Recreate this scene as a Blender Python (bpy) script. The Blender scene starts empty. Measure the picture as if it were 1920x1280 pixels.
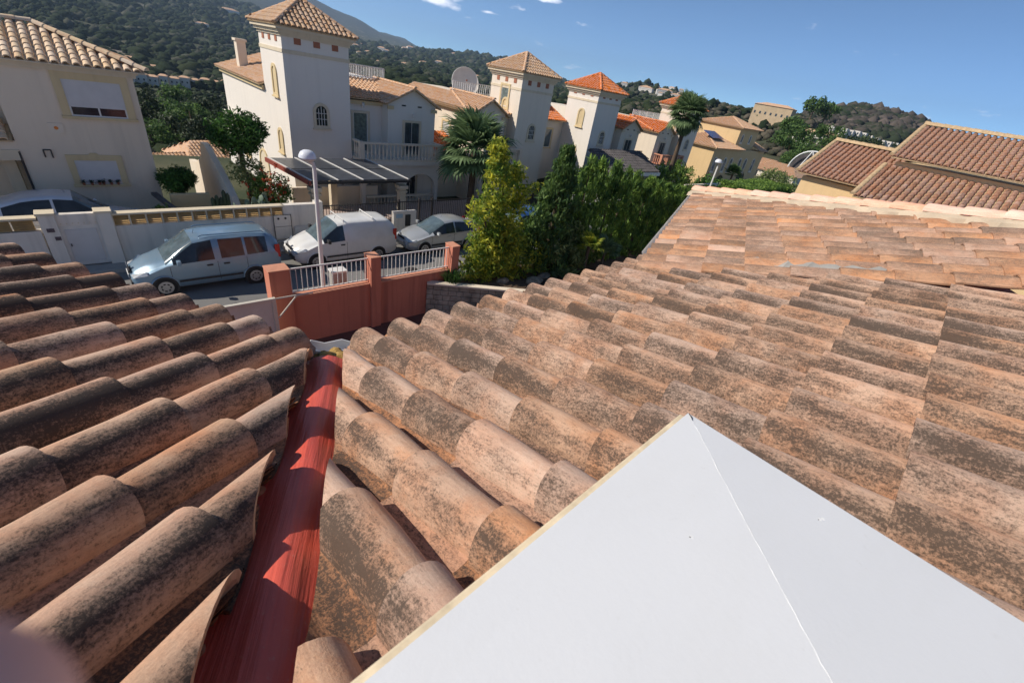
import bpy, bmesh, math, random
import numpy as np
from mathutils import Vector, Matrix
random.seed(7); RN = np.random.default_rng(7)
scene = bpy.context.scene
COL = scene.collection
R = math.radians
V = Vector
# ---------------------------------------------------------------- camera
cam_d = bpy.data.cameras.new('camera'); cam = bpy.data.objects.new('camera', cam_d); COL.objects.link(cam)
cam_d.sensor_width = 36.0; cam_d.lens = 803.8/1920*36; cam_d.clip_start = 0.01; cam_d.clip_end = 40000
Wb = np.array([[0.73486083,-0.25100569,0.63006008],[-0.65948158,-0.48130849,0.57743067],[0.15831488,-0.8398442,-0.51922839]])
cr, cu, cb = Wb@[1,0,0], -(Wb@[0,1,0]), -(Wb@[0,0,1])
cam.matrix_world = Matrix(((cr[0],cu[0],cb[0],0),(cr[1],cu[1],cb[1],0),(cr[2],cu[2],cb[2],8.0),(0,0,0,1)))
scene.camera = cam
cam_d.dof.use_dof = True; cam_d.dof.focus_distance = 2.2; cam_d.dof.aperture_fstop = 7.5
# ---------------------------------------------------------------- sky and sun
CLOUDS=[((.545,.834,.100),.075,.020),((.618,.781,.0925),.036,.0065),((.69,.712,.128),.05,.010),((.449,.89,.092),.05,.012),((.2,.9,.39),.2,.06),((-.6,.6,.53),.25,.08),((.9,-.2,.39),.2,.05),((.75,.45,.48),.22,.05)]
SUN = V((-1.0, 0.72, 0.98)).normalized()
world = bpy.data.worlds.new('World'); scene.world = world; world.use_nodes = True
wn, wl = world.node_tree.nodes, world.node_tree.links
for n in list(wn): wn.remove(n)
sky = wn.new('ShaderNodeTexSky'); sky.sky_type = 'NISHITA'; sky.sun_disc = False
sky.sun_elevation = math.asin(SUN.z); sky.sun_rotation = math.atan2(SUN.x, SUN.y)
sky.altitude = 100; sky.air_density = 0.36; sky.dust_density = 0.0; sky.ozone_density = 6.0
bg = wn.new('ShaderNodeBackground'); bg.inputs[1].default_value = 0.15
wo = wn.new('ShaderNodeOutputWorld')
# a few small fair-weather clouds: noise over the direction vector, thinned by a coarser noise
tc = wn.new('ShaderNodeTexCoord')
mp = wn.new('ShaderNodeMapping'); mp.inputs['Scale'].default_value = (1.0, 1.0, 3.2)
nz = wn.new('ShaderNodeTexNoise'); nz.inputs['Scale'].default_value = 16.0; nz.inputs['Detail'].default_value = 7; nz.inputs['Roughness'].default_value = .55
mp.inputs['Location'].default_value = (0.35, 0.1, 0.22)
cr_ = wn.new('ShaderNodeValToRGB'); cr_.color_ramp.elements[0].position = 0.66; cr_.color_ramp.elements[1].position = 0.86
mixc = wn.new('ShaderNodeMixRGB'); mixc.inputs[2].default_value = (5.6, 5.7, 6.2, 1)
hs = wn.new('ShaderNodeHueSaturation'); hs.inputs['Saturation'].default_value = 0.9
wl.new(tc.outputs['Generated'], mp.inputs[0]); wl.new(mp.outputs[0], nz.inputs['Vector'])
def wm(op,a,b):
    q = wn.new('ShaderNodeMath'); q.operation = op
    for i,x in enumerate((a,b)):
        if isinstance(x,(int,float)): q.inputs[i].default_value = x
        elif x is not None: wl.new(x,q.inputs[i])
    return q.outputs[0]
acc = wm('MULTIPLY',nz.outputs[0],1.0); cover = None
for c,sx,sz_ in CLOUDS:
    sb = wn.new('ShaderNodeVectorMath'); sb.operation='SUBTRACT'; wl.new(tc.outputs['Generated'],sb.inputs[0]); sb.inputs[1].default_value=c
    ml = wn.new('ShaderNodeVectorMath'); ml.operation='MULTIPLY'; wl.new(sb.outputs[0],ml.inputs[0]); ml.inputs[1].default_value=(1/sx,1/sx,1/sz_)
    ln = wn.new('ShaderNodeVectorMath'); ln.operation='LENGTH'; wl.new(ml.outputs[0],ln.inputs[0])
    k_ = wm('MAXIMUM',wm('SUBTRACT',1.0,ln.outputs['Value']),0.0); cover = k_ if cover is None else wm('MAXIMUM',cover,k_)
wl.new(wm('ADD',acc,wm('MULTIPLY',cover,.42)), cr_.inputs[0])
tn = wn.new('ShaderNodeMixRGB'); tn.blend_type = 'MULTIPLY'; tn.inputs[0].default_value = 1; tn.inputs[2].default_value = (.47, .635, .62, 1)
wl.new(sky.outputs[0], tn.inputs[1]); wl.new(tn.outputs[0], hs.inputs['Color']); wl.new(hs.outputs[0], mixc.inputs[1]); wl.new(cr_.outputs[0], mixc.inputs[0])
wl.new(mixc.outputs[0], bg.inputs[0]); wl.new(bg.outputs[0], wo.inputs[0])
sl = bpy.data.lights.new('sun', 'SUN'); sl.energy = 3.0; sl.angle = R(0.5); sl.color = (1.0, .915, .80)
so = bpy.data.objects.new('sun', sl); COL.objects.link(so); so.location = (0,0,60)
so.rotation_euler = SUN.to_track_quat('Z','Y').to_euler()
scene.render.engine = 'CYCLES'
vs = scene.view_settings; vs.view_transform = 'Standard'; vs.look = 'None'; vs.exposure = 0.86; vs.gamma = 1; vs.use_curve_mapping = False
scene.cycles.max_bounces = 6; scene.cycles.diffuse_bounces = 4; scene.cycles.transparent_max_bounces = 6

# ---------------------------------------------------------------- helpers: tagging
def tag(o, label=None, cat=None, group=None, kind=None):
    if label: o['label'] = label
    if cat: o['category'] = cat
    if group: o['group'] = group
    if kind: o['kind'] = kind
    return o
def thing(name, label, cat, loc=(0,0,0), group=None):
    o = bpy.data.objects.new(name, None); COL.objects.link(o); o.location = loc; o.empty_display_size = .3
    return tag(o, label, cat, group)
def link(name, me, parent=None, mats=(), label=None):
    o = bpy.data.objects.new(name, me); COL.objects.link(o)
    for m in mats:
        if m and m.name not in [x.name for x in me.materials if x]: me.materials.append(m)
    if parent is not None:
        o.parent = parent; o.matrix_parent_inverse = Matrix.Translation(parent_loc(parent)).inverted()
    if label: o['label'] = label
    return o
def parent_loc(p):      # parts sit at the world origin once linked, so only a top-level parent needs undoing
    return p.location.copy() if p.parent is None else V((0,0,0))
def put(name, me, parent, mw, **k):
    o=link(name,me,parent,**k); o.matrix_basis=mw; return o
def copy_tree(o, parent=None):
    c = o.copy(); COL.objects.link(c)
    if parent is not None: c.parent = parent
    for ch in [x for x in bpy.data.objects if x.parent == o]: copy_tree(ch, c)
    return c
# ---------------------------------------------------------------- helpers: meshes
class MB:
    def __init__(s): s.v=[]; s.f=[]; s.m=[]
    def add(s, vs, fs, mi=0):
        b=len(s.v); s.v += [tuple(p) for p in vs]; s.f += [tuple(b+i for i in f) for f in fs]; s.m += [mi]*len(fs); return s
    def box(s, a, b, mi=0, bev=0):
        x0,y0,z0=a; x1,y1,z1=b
        return s.add([(x0,y0,z0),(x1,y0,z0),(x1,y1,z0),(x0,y1,z0),(x0,y0,z1),(x1,y0,z1),(x1,y1,z1),(x0,y1,z1)],
            [(0,3,2,1),(4,5,6,7),(0,1,5,4),(1,2,6,5),(2,3,7,6),(3,0,4,7)], mi)
    def obox(s, c, ax, ay, az, mi=0):      # centre and half axes
        c,ax,ay,az=map(V,(c,ax,ay,az)); P=[]
        for k in (-1,1):
            for i,j in ((-1,-1),(1,-1),(1,1),(-1,1)): P.append(c+ax*i+ay*j+az*k)
        return s.add(P,[(0,3,2,1),(4,5,6,7),(0,1,5,4),(1,2,6,5),(2,3,7,6),(3,0,4,7)],mi)
    def prism(s, poly, d, mi=0):           # closed polygon (3d) pushed along d
        n=len(poly); d=V(d); P=[V(p) for p in poly]; Q=[p+d for p in P]
        return s.add(P+Q,[tuple(range(n))[::-1],tuple(range(n,2*n))]+[(i,(i+1)%n,n+(i+1)%n,n+i) for i in range(n)],mi)
    def tube(s, path, r, n=8, mi=0, cap=True):
        path=[V(p) for p in path]; k=len(path); rs=r if isinstance(r,(list,tuple)) else [r]*k
        P=[]
        for i,p in enumerate(path):
            t=(path[min(i+1,k-1)]-path[max(i-1,0)]).normalized()
            a=t.cross(V((0,0,1)))
            if a.length<.05: a=V((1,0,0))
            a.normalize(); b=t.cross(a)
            for j in range(n):
                q=2*math.pi*j/n; P.append(p+(a*math.cos(q)+b*math.sin(q))*rs[i])
        F=[(i*n+j,i*n+(j+1)%n,(i+1)*n+(j+1)%n,(i+1)*n+j) for i in range(k-1) for j in range(n)]
        if cap: F+= [tuple(range(n))[::-1],tuple((k-1)*n+j for j in range(n))]
        return s.add(P,F,mi)
    def lathe(s, c, prof, n=20, mi=0, axis='z'):
        P=[]
        for r,h in prof:
            for j in range(n):
                q=2*math.pi*j/n
                P.append((c[0]+r*math.cos(q),c[1]+r*math.sin(q),c[2]+h) if axis=='z' else (c[0]+r*math.cos(q),c[1]+h,c[2]+r*math.sin(q)))
        k=len(prof)
        return s.add(P,[(i*n+j,i*n+(j+1)%n,(i+1)*n+(j+1)%n,(i+1)*n+j) for i in range(k-1) for j in range(n)]+[tuple(range(n))[::-1],tuple((k-1)*n+j for j in range(n))],mi)
    def mesh(s, name, mats, smooth=False):
        me=bpy.data.meshes.new(name); me.from_pydata(s.v,[],s.f)
        for m in mats: me.materials.append(m)
        me.polygons.foreach_set('material_index', s.m)
        if smooth:
            me.polygons.foreach_set('use_smooth',[True]*len(s.f)); me.set_sharp_from_angle(angle=R(40))
        me.update(); return me
    def build(s, name, mats, parent=None, smooth=False, label=None, bevel=0):
        if not isinstance(mats,(list,tuple)): mats=[mats]
        me=s.mesh(name,mats,smooth)
        bm=bmesh.new(); bm.from_mesh(me); bmesh.ops.recalc_face_normals(bm, faces=bm.faces)
        if bevel: bmesh.ops.bevel(bm, geom=[e for e in bm.edges if len(e.link_faces)==2 and e.calc_face_angle(0)>.6], offset=bevel, segments=2, affect='EDGES', profile=.6)
        bm.to_mesh(me); bm.free()
        return link(name, me, parent, label=label)
def npmesh(name, verts, faces, mats, smooth=False):
    me=bpy.data.meshes.new(name); verts=np.asarray(verts,np.float32); faces=np.asarray(faces,np.int32)
    k=faces.shape[1]
    me.vertices.add(len(verts)); me.vertices.foreach_set('co',verts.ravel())
    me.loops.add(faces.size); me.loops.foreach_set('vertex_index',faces.ravel())
    me.polygons.add(len(faces)); me.polygons.foreach_set('loop_start',np.arange(0,faces.size,k,dtype=np.int32))
    if smooth: me.polygons.foreach_set('use_smooth',np.ones(len(faces),bool))
    for m in mats: me.materials.append(m)
    me.update(); me.validate(); return me
# ---------------------------------------------------------------- helpers: materials
class NT:
    def __init__(s, name):
        s.mat=bpy.data.materials.new(name); s.mat.use_nodes=True; s.n=s.mat.node_tree.nodes; s.l=s.mat.node_tree.links
        s.b=s.n['Principled BSDF']
    def new(s,t,**k):
        q=s.n.new(t)
        for a,b in k.items(): setattr(q,a,b)
        return q
    def _in(s,sock,val):
        if hasattr(val,'is_output') or isinstance(val,bpy.types.NodeSocket): s.l.new(val,sock)
        elif val is not None: sock.default_value=val
    def coord(s,which='Object'): return s.new('ShaderNodeTexCoord').outputs[which]
    def pos(s): return s.new('ShaderNodeNewGeometry').outputs['Position']
    def mapv(s,v,scale=(1,1,1),loc=(0,0,0),rot=(0,0,0)):
        q=s.new('ShaderNodeMapping'); s._in(q.inputs[0],v); q.inputs['Scale'].default_value=scale; q.inputs['Location'].default_value=loc; q.inputs['Rotation'].default_value=rot; return q.outputs[0]
    def noise(s,v,scale=5,detail=4,rough=.5,dist=0):
        q=s.new('ShaderNodeTexNoise'); s._in(q.inputs['Vector'],v); q.inputs['Scale'].default_value=scale; q.inputs['Detail'].default_value=detail; q.inputs['Roughness'].default_value=rough; q.inputs['Distortion'].default_value=dist; return q.outputs[0]
    def math(s,op,a,b=None,c=None,clamp=False):
        q=s.new('ShaderNodeMath',operation=op,use_clamp=clamp); s._in(q.inputs[0],a)
        if b is not None: s._in(q.inputs[1],b)
        if c is not None: s._in(q.inputs[2],c)
        return q.outputs[0]
    def vmath(s,op,a,b):
        q=s.new('ShaderNodeVectorMath',operation=op); s._in(q.inputs[0],a); s._in(q.inputs[1],b); return q.outputs[0]
    def ramp(s,f,stops):
        q=s.new('ShaderNodeValToRGB'); s._in(q.inputs[0],f); e=q.color_ramp.elements
        while len(e)<len(stops): e.new(.5)
        for k,(p,c) in enumerate(stops):
            e[k].position=p; e[k].color=(c,c,c,1) if isinstance(c,(int,float)) else (*c,1)
        return q.outputs[0]
    def mix(s,f,a,b,mode='MIX'):
        q=s.new('ShaderNodeMixRGB',blend_type=mode); s._in(q.inputs[0],f)
        for i,c in ((1,a),(2,b)):
            if isinstance(c,tuple): q.inputs[i].default_value=(*c,1)
            else: s._in(q.inputs[i],c)
        return q.outputs[0]
    def sep(s,v):
        q=s.new('ShaderNodeSeparateXYZ'); s._in(q.inputs[0],v); return q.outputs
    def bump(s,h,strength=.3,dist=.01):
        q=s.new('ShaderNodeBump'); s._in(q.inputs['Height'],h); q.inputs['Strength'].default_value=strength; q.inputs['Distance'].default_value=dist; s.l.new(q.outputs[0],s.b.inputs['Normal']); return q
    def out(s,color=None,rough=.8,metal=0,spec=None,coat=0):
        if isinstance(color,tuple): s.b.inputs['Base Color'].default_value=(*color,1)
        elif color is not None: s.l.new(color,s.b.inputs['Base Color'])
        s._in(s.b.inputs['Roughness'],rough); s.b.inputs['Metallic'].default_value=metal
        if spec is not None: s.b.inputs['Specular IOR Level'].default_value=spec
        if coat: s.b.inputs['Coat Weight'].default_value=coat; s.b.inputs['Coat Roughness'].default_value=.06
        return s.mat
def plain(name,c,rough=.7,metal=0,spec=.4,var=.08,scale=3,coat=0,bump=0):
    t=NT(name); n=t.noise(t.pos(),scale,6,.6)
    dark=tuple(x*(1-var*2) for x in c); lite=tuple(min(1,x*(1+var)) for x in c)
    if bump: t.bump(t.noise(t.pos(),scale*25,4),bump,.005)
    return t.out(t.ramp(n,[(.3,dark),(.7,lite)]),rough,metal,spec,coat)
def tile_mat(name, pale, orange, dirt=.5, xb=0.0, xw=.05, lich=(.06,.048,.038), objr=True, fine=150, joined=False, speck=.55, yb=0.0, bw=.34):
    """weathered terracotta; brown-black lichen gathers along a band across the barrel (local x) and breaks up into speckles"""
    t=NT(name); co=t.coord() if not joined else t.pos()
    if objr:
        r=t.new('ShaderNodeObjectInfo').outputs['Random']
        rv=t.new('ShaderNodeCombineXYZ'); t._in(rv.inputs[0],t.math('MULTIPLY',r,37.1)); t._in(rv.inputs[1],t.math('MULTIPLY',r,91.7)); t._in(rv.inputs[2],t.math('MULTIPLY',r,53.3))
        cv=t.vmath('ADD',co,rv.outputs[0])
    else:
        r=t.noise(co,.9,2); cv=co
    n1=t.noise(cv,6,5,.6,.3); n2=t.noise(cv,fine,4,.75); n2b=t.noise(t.mapv(cv,(1.6,.6,1.6)),fine*.35,5,.75); n3=t.noise(t.mapv(cv,(70,3.5,70)),1,5,.65); n4=t.noise(t.mapv(cv,(1.5,.8,1.5)),3.2,4,.55)
    base=t.mix(t.ramp(n1,[(.42,0.0),(.66,1.0)]),pale,orange)
    base=t.mix(t.math('MULTIPLY',t.ramp(n3,[(.32,1.0),(.55,0.0)]),.5),base,tuple(x*y for x,y in zip(pale,(.62,.58,.56))))
    base=t.mix(t.math('MULTIPLY',t.ramp(n3,[(.55,0.0),(.72,1.0)]),.35),base,tuple(min(1,x*1.25) for x in pale))
    base=t.mix(.30,base,t.ramp(n2,[(.3,(.25,.2,.16)),(.7,(.9,.8,.7))]),'OVERLAY')
    hsv=t.new('ShaderNodeHueSaturation'); t.l.new(base,hsv.inputs['Color'])
    t._in(hsv.inputs['Value'],t.math('MULTIPLY_ADD',r,.20,.92)); t._in(hsv.inputs['Saturation'],t.math('MULTIPLY_ADD',t.math('FRACT',t.math('MULTIPLY',r,7.3)),.35,.78))
    xyz=t.sep(t.coord()); x=xyz[0]
    band=t.math('MAXIMUM',t.math('SUBTRACT',1.0,t.math('DIVIDE',t.math('ABSOLUTE',t.math('SUBTRACT',x,xb)),xw)),-1.6) if not joined else 0.0
    rr=t.math('FRACT',t.math('MULTIPLY',r,13.7))
    # broad stain field: lichen prefers the band and the part of each tile near its lower end
    s=t.math('ADD',t.math('MULTIPLY',n4,1.5),t.math('MULTIPLY',n1,.7))
    s=t.math('ADD',s,t.math('MULTIPLY',t.math('MULTIPLY',band,bw),t.math('MULTIPLY_ADD',t.math('FRACT',t.math('MULTIPLY',r,29.3)),1.1,.45)))
    if yb: s=t.math('ADD',s,t.math('MULTIPLY',t.math('SUBTRACT',.22,xyz[1]),yb))
    s=t.math('ADD',s,t.math('MULTIPLY_ADD',rr,.40,dirt-1.60))
    # speckled edge: three grain sizes decide pixel by pixel where the stain shows
    g=t.math('ADD',t.math('MULTIPLY',t.math('SUBTRACT',n2,.5),speck*5.0),t.math('MULTIPLY',t.math('SUBTRACT',n2b,.5),speck*4.0))
    m=t.ramp(t.math('ADD',s,g),[(.12,0.0),(1.05,1.0)])
    soft=t.ramp(s,[(-.0,0.0),(.8,.45)])
    lc=t.mix(n2b,tuple(x*.7 for x in lich),tuple(x*2.0 for x in lich))
    c=t.mix(soft,hsv.outputs[0],tuple(x*.45 for x in pale))
    c=t.mix(t.math('MULTIPLY',m,.9),c,lc)
    t.bump(t.math('ADD',t.math('MULTIPLY',n2,.6),t.math('MULTIPLY',n3,.5)),.55,.004)
    return t.out(c,.9,0,.25)
def leaf_mat(name,a,b,c=None,trans=.25):
    t=NT(name); g=t.new('ShaderNodeNewGeometry'); r=g.outputs['Random Per Island']; n=t.noise(g.outputs['Position'],2.2,3)
    col=t.mix(r,a,b)
    if c: col=t.mix(t.ramp(n,[(.45,0.0),(.62,1.0)]),col,c)
    hsv=t.new('ShaderNodeHueSaturation'); t.l.new(col,hsv.inputs['Color']); t._in(hsv.inputs['Value'],t.math('MULTIPLY_ADD',r,.7,.65))
    t.out(hsv.outputs[0],.6,0,.3)
    tr=t.new('ShaderNodeBsdfTranslucent'); t.l.new(hsv.outputs[0],tr.inputs[0]); ms=t.new('ShaderNodeMixShader'); ms.inputs[0].default_value=trans
    o=t.n['Material Output']; t.l.new(t.b.outputs[0],ms.inputs[1]); t.l.new(tr.outputs[0],ms.inputs[2]); t.l.new(ms.outputs[0],o.inputs[0])
    return t.mat
def stucco(name,c,stain=.12,stainc=None,sc=.6):
    t=NT(name); p=t.pos(); n=t.noise(p,sc,6,.6); f=t.noise(p,60,4,.7); st=t.noise(t.mapv(p,(3.2,3.2,.18)),1,5,.62)
    col=t.mix(t.ramp(n,[(.3,0.0),(.7,1.0)]),tuple(x*(1-stain) for x in c),c)
    col=t.mix(t.math('MULTIPLY',t.ramp(st,[(.5,0.0),(.72,1.0)]),min(.5,stain*3.5)),col,stainc or tuple(x*.6 for x in c))
    col=t.mix(t.math('MULTIPLY',f,.08),col,(.2,.18,.15)); t.bump(f,.35,.01)
    return t.out(col,.92,0,.15)

M={}
M['coverL']=tile_mat('weathered_tile_left',(.50,.345,.25),(.50,.27,.17),dirt=.56,xb=-.042,xw=.045,lich=(.022,.020,.019),bw=.7)
M['coverR']=tile_mat('weathered_tile_right',(.60,.405,.295),(.62,.325,.19),dirt=.56,xb=.055,xw=.05,lich=(.040,.030,.024),yb=.5,bw=.52)
M['chan']=tile_mat('lichen_channel_tile',(.55,.30,.18),(.58,.28,.15),dirt=.68,xb=0,xw=.08,lich=(.03,.025,.022))
M['cut']=plain('raw_cut_clay',(.62,.42,.25),.95,var=.2,scale=20,bump=.4)
M['mixed']=tile_mat('interlocking_tile',(.56,.345,.23),(.58,.285,.155),dirt=.50,xb=.02,xw=.12,lich=(.11,.08,.06))
M['hip']=tile_mat('pink_hip_tile',(.76,.47,.36),(.74,.40,.29),dirt=-.6,xb=0,xw=.05)
M['mortar']=stucco('cream_mortar',(.60,.49,.36),.2,sc=4)
M['grey_mortar']=stucco('grey_mortar',(.38,.36,.33),.2,sc=5)
def red_membrane():
    t=NT('red_valley_paint'); p=t.mapv(t.pos(),(1,1,1),rot=(0,0,-R(64)))
    # streaks run along the valley
    st=t.noise(t.mapv(p,(3,75,3)),1,4,.6,.2); n=t.noise(p,3,5,.6); f=t.noise(p,90,3)
    col=t.mix(t.ramp(n,[(.3,0.0),(.7,1.0)]),(.60,.085,.055),(.70,.125,.08)); col=t.mix(t.math('MULTIPLY',t.ramp(st,[(.3,1.0),(.5,0.0)]),.28),col,(.38,.05,.035))
    col=t.mix(t.math('MULTIPLY',t.ramp(f,[(.62,0.0),(.75,1.0)]),.35),col,(.6,.25,.2))
    t.bump(t.math('ADD',st,t.math('MULTIPLY',f,.15)),.6,.006); return t.out(col,.45,0,.5)
M['red']=red_membrane()
M['white']=plain('white_paint',(.80,.80,.79),.5,var=.03)
M['white_metal']=plain('white_metal',(.72,.70,.66),.45,var=.05)
M['dark_metal']=plain('dark_iron',(.035,.03,.03),.45,var=.1)
M['wallA']=stucco('cream_render',(.78,.70,.59),.05)
M['wallA_tower']=stucco('white_render',(.80,.745,.67),.04)
M['wallH']=stucco('tan_render',(.78,.67,.53),.07)
M['wallB']=stucco('pale_peach_render',(.78,.68,.55),.05)
M['trim']=stucco('yellow_trim',(.70,.56,.33),.1)
M['trimp']=stucco('pale_trim',(.72,.62,.46),.1)
M['ochre']=stucco('ochre_render',(.72,.52,.28),.07)
M['ochre2']=stucco('warm_ochre_render',(.74,.53,.29),.05)
M['terra']=stucco('terracotta_render',(.60,.225,.145),.15,(.2,.07,.05))
M['terra_cap']=stucco('terracotta_coping',(.66,.31,.20),.15)
M['terra_sq']=plain('terracotta_square',(.36,.14,.08),.8)
M['wwall']=stucco('garden_wall_render',(.80,.74,.66),.12,(.35,.33,.30),sc=.9)
M['slat']=plain('yellow_louvre',(.66,.47,.22),.7,var=.12)
M['glass']=plain('dark_glass',(.03,.035,.04),.08,var=.2,spec=.7)
M['glass_b']=plain('bluish_glass',(.10,.14,.16),.08,var=.2,spec=.8)
M['shutter']=plain('roller_shutter',(.60,.59,.58),.5,var=.03)
M['curtain']=plain('curtained_glass',(.16,.2,.19),.15,var=.25,scale=6,spec=.6)
M['roofA']=tile_mat('pale_barrel_tile',(.60,.41,.27),(.58,.33,.19),dirt=-.25,objr=False,joined=True,fine=25)
M['roofA_dark']=tile_mat('mossy_barrel_tile',(.55,.40,.27),(.5,.3,.18),dirt=-.05,objr=False,joined=True,fine=25)
M['roofO']=tile_mat('orange_barrel_tile',(.62,.22,.085),(.66,.19,.06),dirt=-.9,objr=False,joined=True,fine=25)
M['roofN']=tile_mat('brown_barrel_tile',(.40,.235,.165),(.36,.19,.13),dirt=.2,xb=0,xw=.06)
M['roofNj']=tile_mat('brown_barrel_tile_far',(.40,.235,.165),(.36,.19,.13),dirt=.15,objr=False,joined=True,fine=25)
M['roofH']=tile_mat('pale_yellow_barrel_tile',(.72,.57,.40),(.68,.47,.32),dirt=-.5,xb=0,xw=.06)
M['eave']=plain('eave_cream_mortar',(.54,.39,.23),.9,var=.15,scale=8)
M['soil']=stucco('garden_soil',(.16,.11,.075),.3,sc=3)
M['pave']=stucco('pavement_concrete',(.40,.385,.36),.15,sc=1.2)
M['terrace']=stucco('terrace_paving',(.17,.085,.065),.2,sc=2)
def asphalt():
    t=NT('asphalt'); p=t.pos(); n=t.noise(p,.5,5,.6); f=t.noise(p,120,3,.7)
    c=t.mix(t.ramp(n,[(.3,0.0),(.7,1.0)]),(.15,.147,.142),(.21,.205,.195)); c=t.mix(t.math('MULTIPLY',f,.3),c,(.25,.25,.25)); t.bump(f,.4,.006); return t.out(c,.9,0,.3)
M['asphalt']=asphalt()
M['tyre']=plain('tyre_rubber',(.02,.02,.02),.85)
M['rim']=plain('alloy',(.45,.45,.46),.35,metal=.7)
M['plastic']=plain('dark_plastic',(.03,.03,.032),.5)
M['lamp']=plain('lamp_glass',(.72,.74,.78),.25,var=.02,spec=.6)
M['headlight']=plain('headlight_glass',(.55,.57,.58),.1,var=.2,spec=.9)
M['taillight']=plain('tail_light_red',(.5,.03,.02),.2)
M['trunk']=stucco('tree_bark',(.14,.10,.07),.3,sc=8)
M['stone']=plain('planter_stone',(.36,.32,.25),.95,var=.28,scale=2.5,bump=.6)
M['solar']=plain('solar_cell',(.07,.075,.085),.3,var=.2,spec=.8)
M['slate']=plain('dark_slate_roof',(.10,.09,.09),.6,var=.25,scale=2)
M['wood_red']=plain('red_timber',(.30,.07,.05),.6)
M['cactus']=plain('cactus_green',(.045,.07,.035),.7,var=.25)
M['pear']=plain('prickly_pear_green',(.16,.22,.15),.7,var=.2)

# ================================================================ TERRAIN
AZ=[-40,0,5,9,12,15,18,21,26,30,34,38,43,50,57,62,66,70,75,80,90,110,140]
RR=[60,100,160,250,350,500,800,1200,2000,3000,4500,6000,9000]
F0=[-7.9,-4.9]
T={-40:[-7.9,-4.9,-3.1,-2,-1.5,-1.1,-.8,-.6,-.4,-.3,-.3,-.3,-.3],0:[-7.9,-4.9,-3,-2,-1.5,-.9,.5,-.2,-.3,-.3,-.3,-.3,-.3],
5:[-7.9,-4.9,-2.9,-1.8,-1.1,-.6,1.6,.4,-.3,-.3,-.3,-.3,-.3],9:[-7.9,-4.7,-2.6,-1.3,-.5,.4,2.55,1.2,0,-.1,-.2,-.3,-.3],
12:[-7.9,-4.6,-2.2,-.9,.1,.5,2.7,1.2,0,0,-.2,-.3,-.3],15:[-7.9,-4.6,-1.9,-.5,.8,.5,2.15,.8,.2,0,-.1,-.3,-.3],
18:[-7.9,-4.5,-1.8,0,.8,.5,.6,.3,.2,.1,0,0,0],21:[-7.9,-4.5,-2.1,-.5,.6,.4,.5,.4,.3,.2,.1,0,0],
26:[-7.9,-4.6,-2.5,-.9,.6,.6,.7,.7,.5,.3,.2,.1,0],30:[-7.9,-4.8,-2.8,-1.3,0,.3,.7,1.3,.5,.3,.2,.1,0],
34:[-7.9,-4.8,-3,-1.8,-.9,-.3,.4,1.7,.4,.3,.2,.1,0],38:[-7.9,-4.9,-3,-2.1,-1.4,-.9,-.2,.4,.2,.1,0,0,0],
43:[-7.9,-5,-3.2,-2.4,-2,-1.6,-1,-.6,-.1,.3,.1,0,0],50:[-7.9,-5.4,-4.1,-3.4,-3,-2.5,-1.6,-.8,.4,1.3,.4,.2,.1],
57:[-8,-5.6,-4.4,-3.6,-3.1,-2.6,-1.7,-1,.1,.75,.6,.95,.3],62:[-8,-5.8,-4.5,-3.7,-3.2,-2.6,-1.8,-1.1,-.2,.5,.8,1.7,.9],
66:[-8,-6,-4.8,-4,-3.4,-2.8,-2,-1.2,-.3,.35,1.2,2.75,1.5],70:[-8.5,-7.5,-6.5,-5.5,-4.6,-3.8,-2.6,-1.6,-.4,.4,1.6,3.5,2],
75:[-16,-11.6,-9.6,-8.0,-6.6,-5.4,-3.4,-2,.1,1.4,2.6,4.6,3],80:[-16.3,-11.8,-9.7,-8.0,-6.6,-5.4,-3.4,-1.9,.7,2.8,3.2,5.5,3.2],
90:[-16,-11.6,-9.6,-8.0,-6.7,-5.4,-3.3,-1.2,2.2,4.9,4.8,6,3.4],110:[-9,-8,-7,-6,-5,-4,-2.5,-.5,2.4,5,5,6,3],140:[-7.9,-4.9,-3.5,-2.8,-2.2,-1.6,-1,0,1.5,2.5,2,1,0]}
TAB=np.array([T[a] for a in AZ])
def fbm(x,y,seed=0):
    s=0; a=1.0
    for k in range(5):
        w=2.0**k
        s=s+a*np.sin(x*w*1.7+seed+k*1.3+1.9*np.sin(y*w*.9+k))*np.cos(y*w*1.3-seed*.7+k*2.1+1.3*np.cos(x*w*1.1)); a*=.5
    return s
def terrain_z(r,azd):
    r=np.asarray(r,float); azd=np.asarray(azd,float)
    i=np.clip(np.searchsorted(AZ,azd)-1,0,len(AZ)-2); A=np.array(AZ,float); t=np.clip((azd-A[i])/(A[i+1]-A[i]),0,1); t=t*t*(3-2*t)
    lr=np.log(np.array(RR,float)); q=np.log(np.maximum(r,60.)); rc=r; j=np.clip(np.searchsorted(lr,q)-1,0,len(RR)-2); s=np.clip((q-lr[j])/(lr[j+1]-lr[j]),0,1)
    e=lambda ii: TAB[ii,j]*(1-s)+TAB[ii,j+1]*s
    el=e(i)*(1-t)+e(i+1)*t
    x=r*np.cos(np.radians(azd)); y=r*np.sin(np.radians(azd))
    z=8+r*np.tan(np.radians(el))+np.clip((r-150)/400,0,1)*r*.0022*fbm(x/260,y/260,1.)+np.clip((r-900)/1500,0,1)*r*.002*fbm(x/900,y/900,3.)
    b=np.clip((r-40)/11,0,1); return np.where(r<60,-.5*(1-b)+b*z,z)
def tz(x,y): return float(terrain_z(math.hypot(x,y),math.degrees(math.atan2(y,x))))
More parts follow.
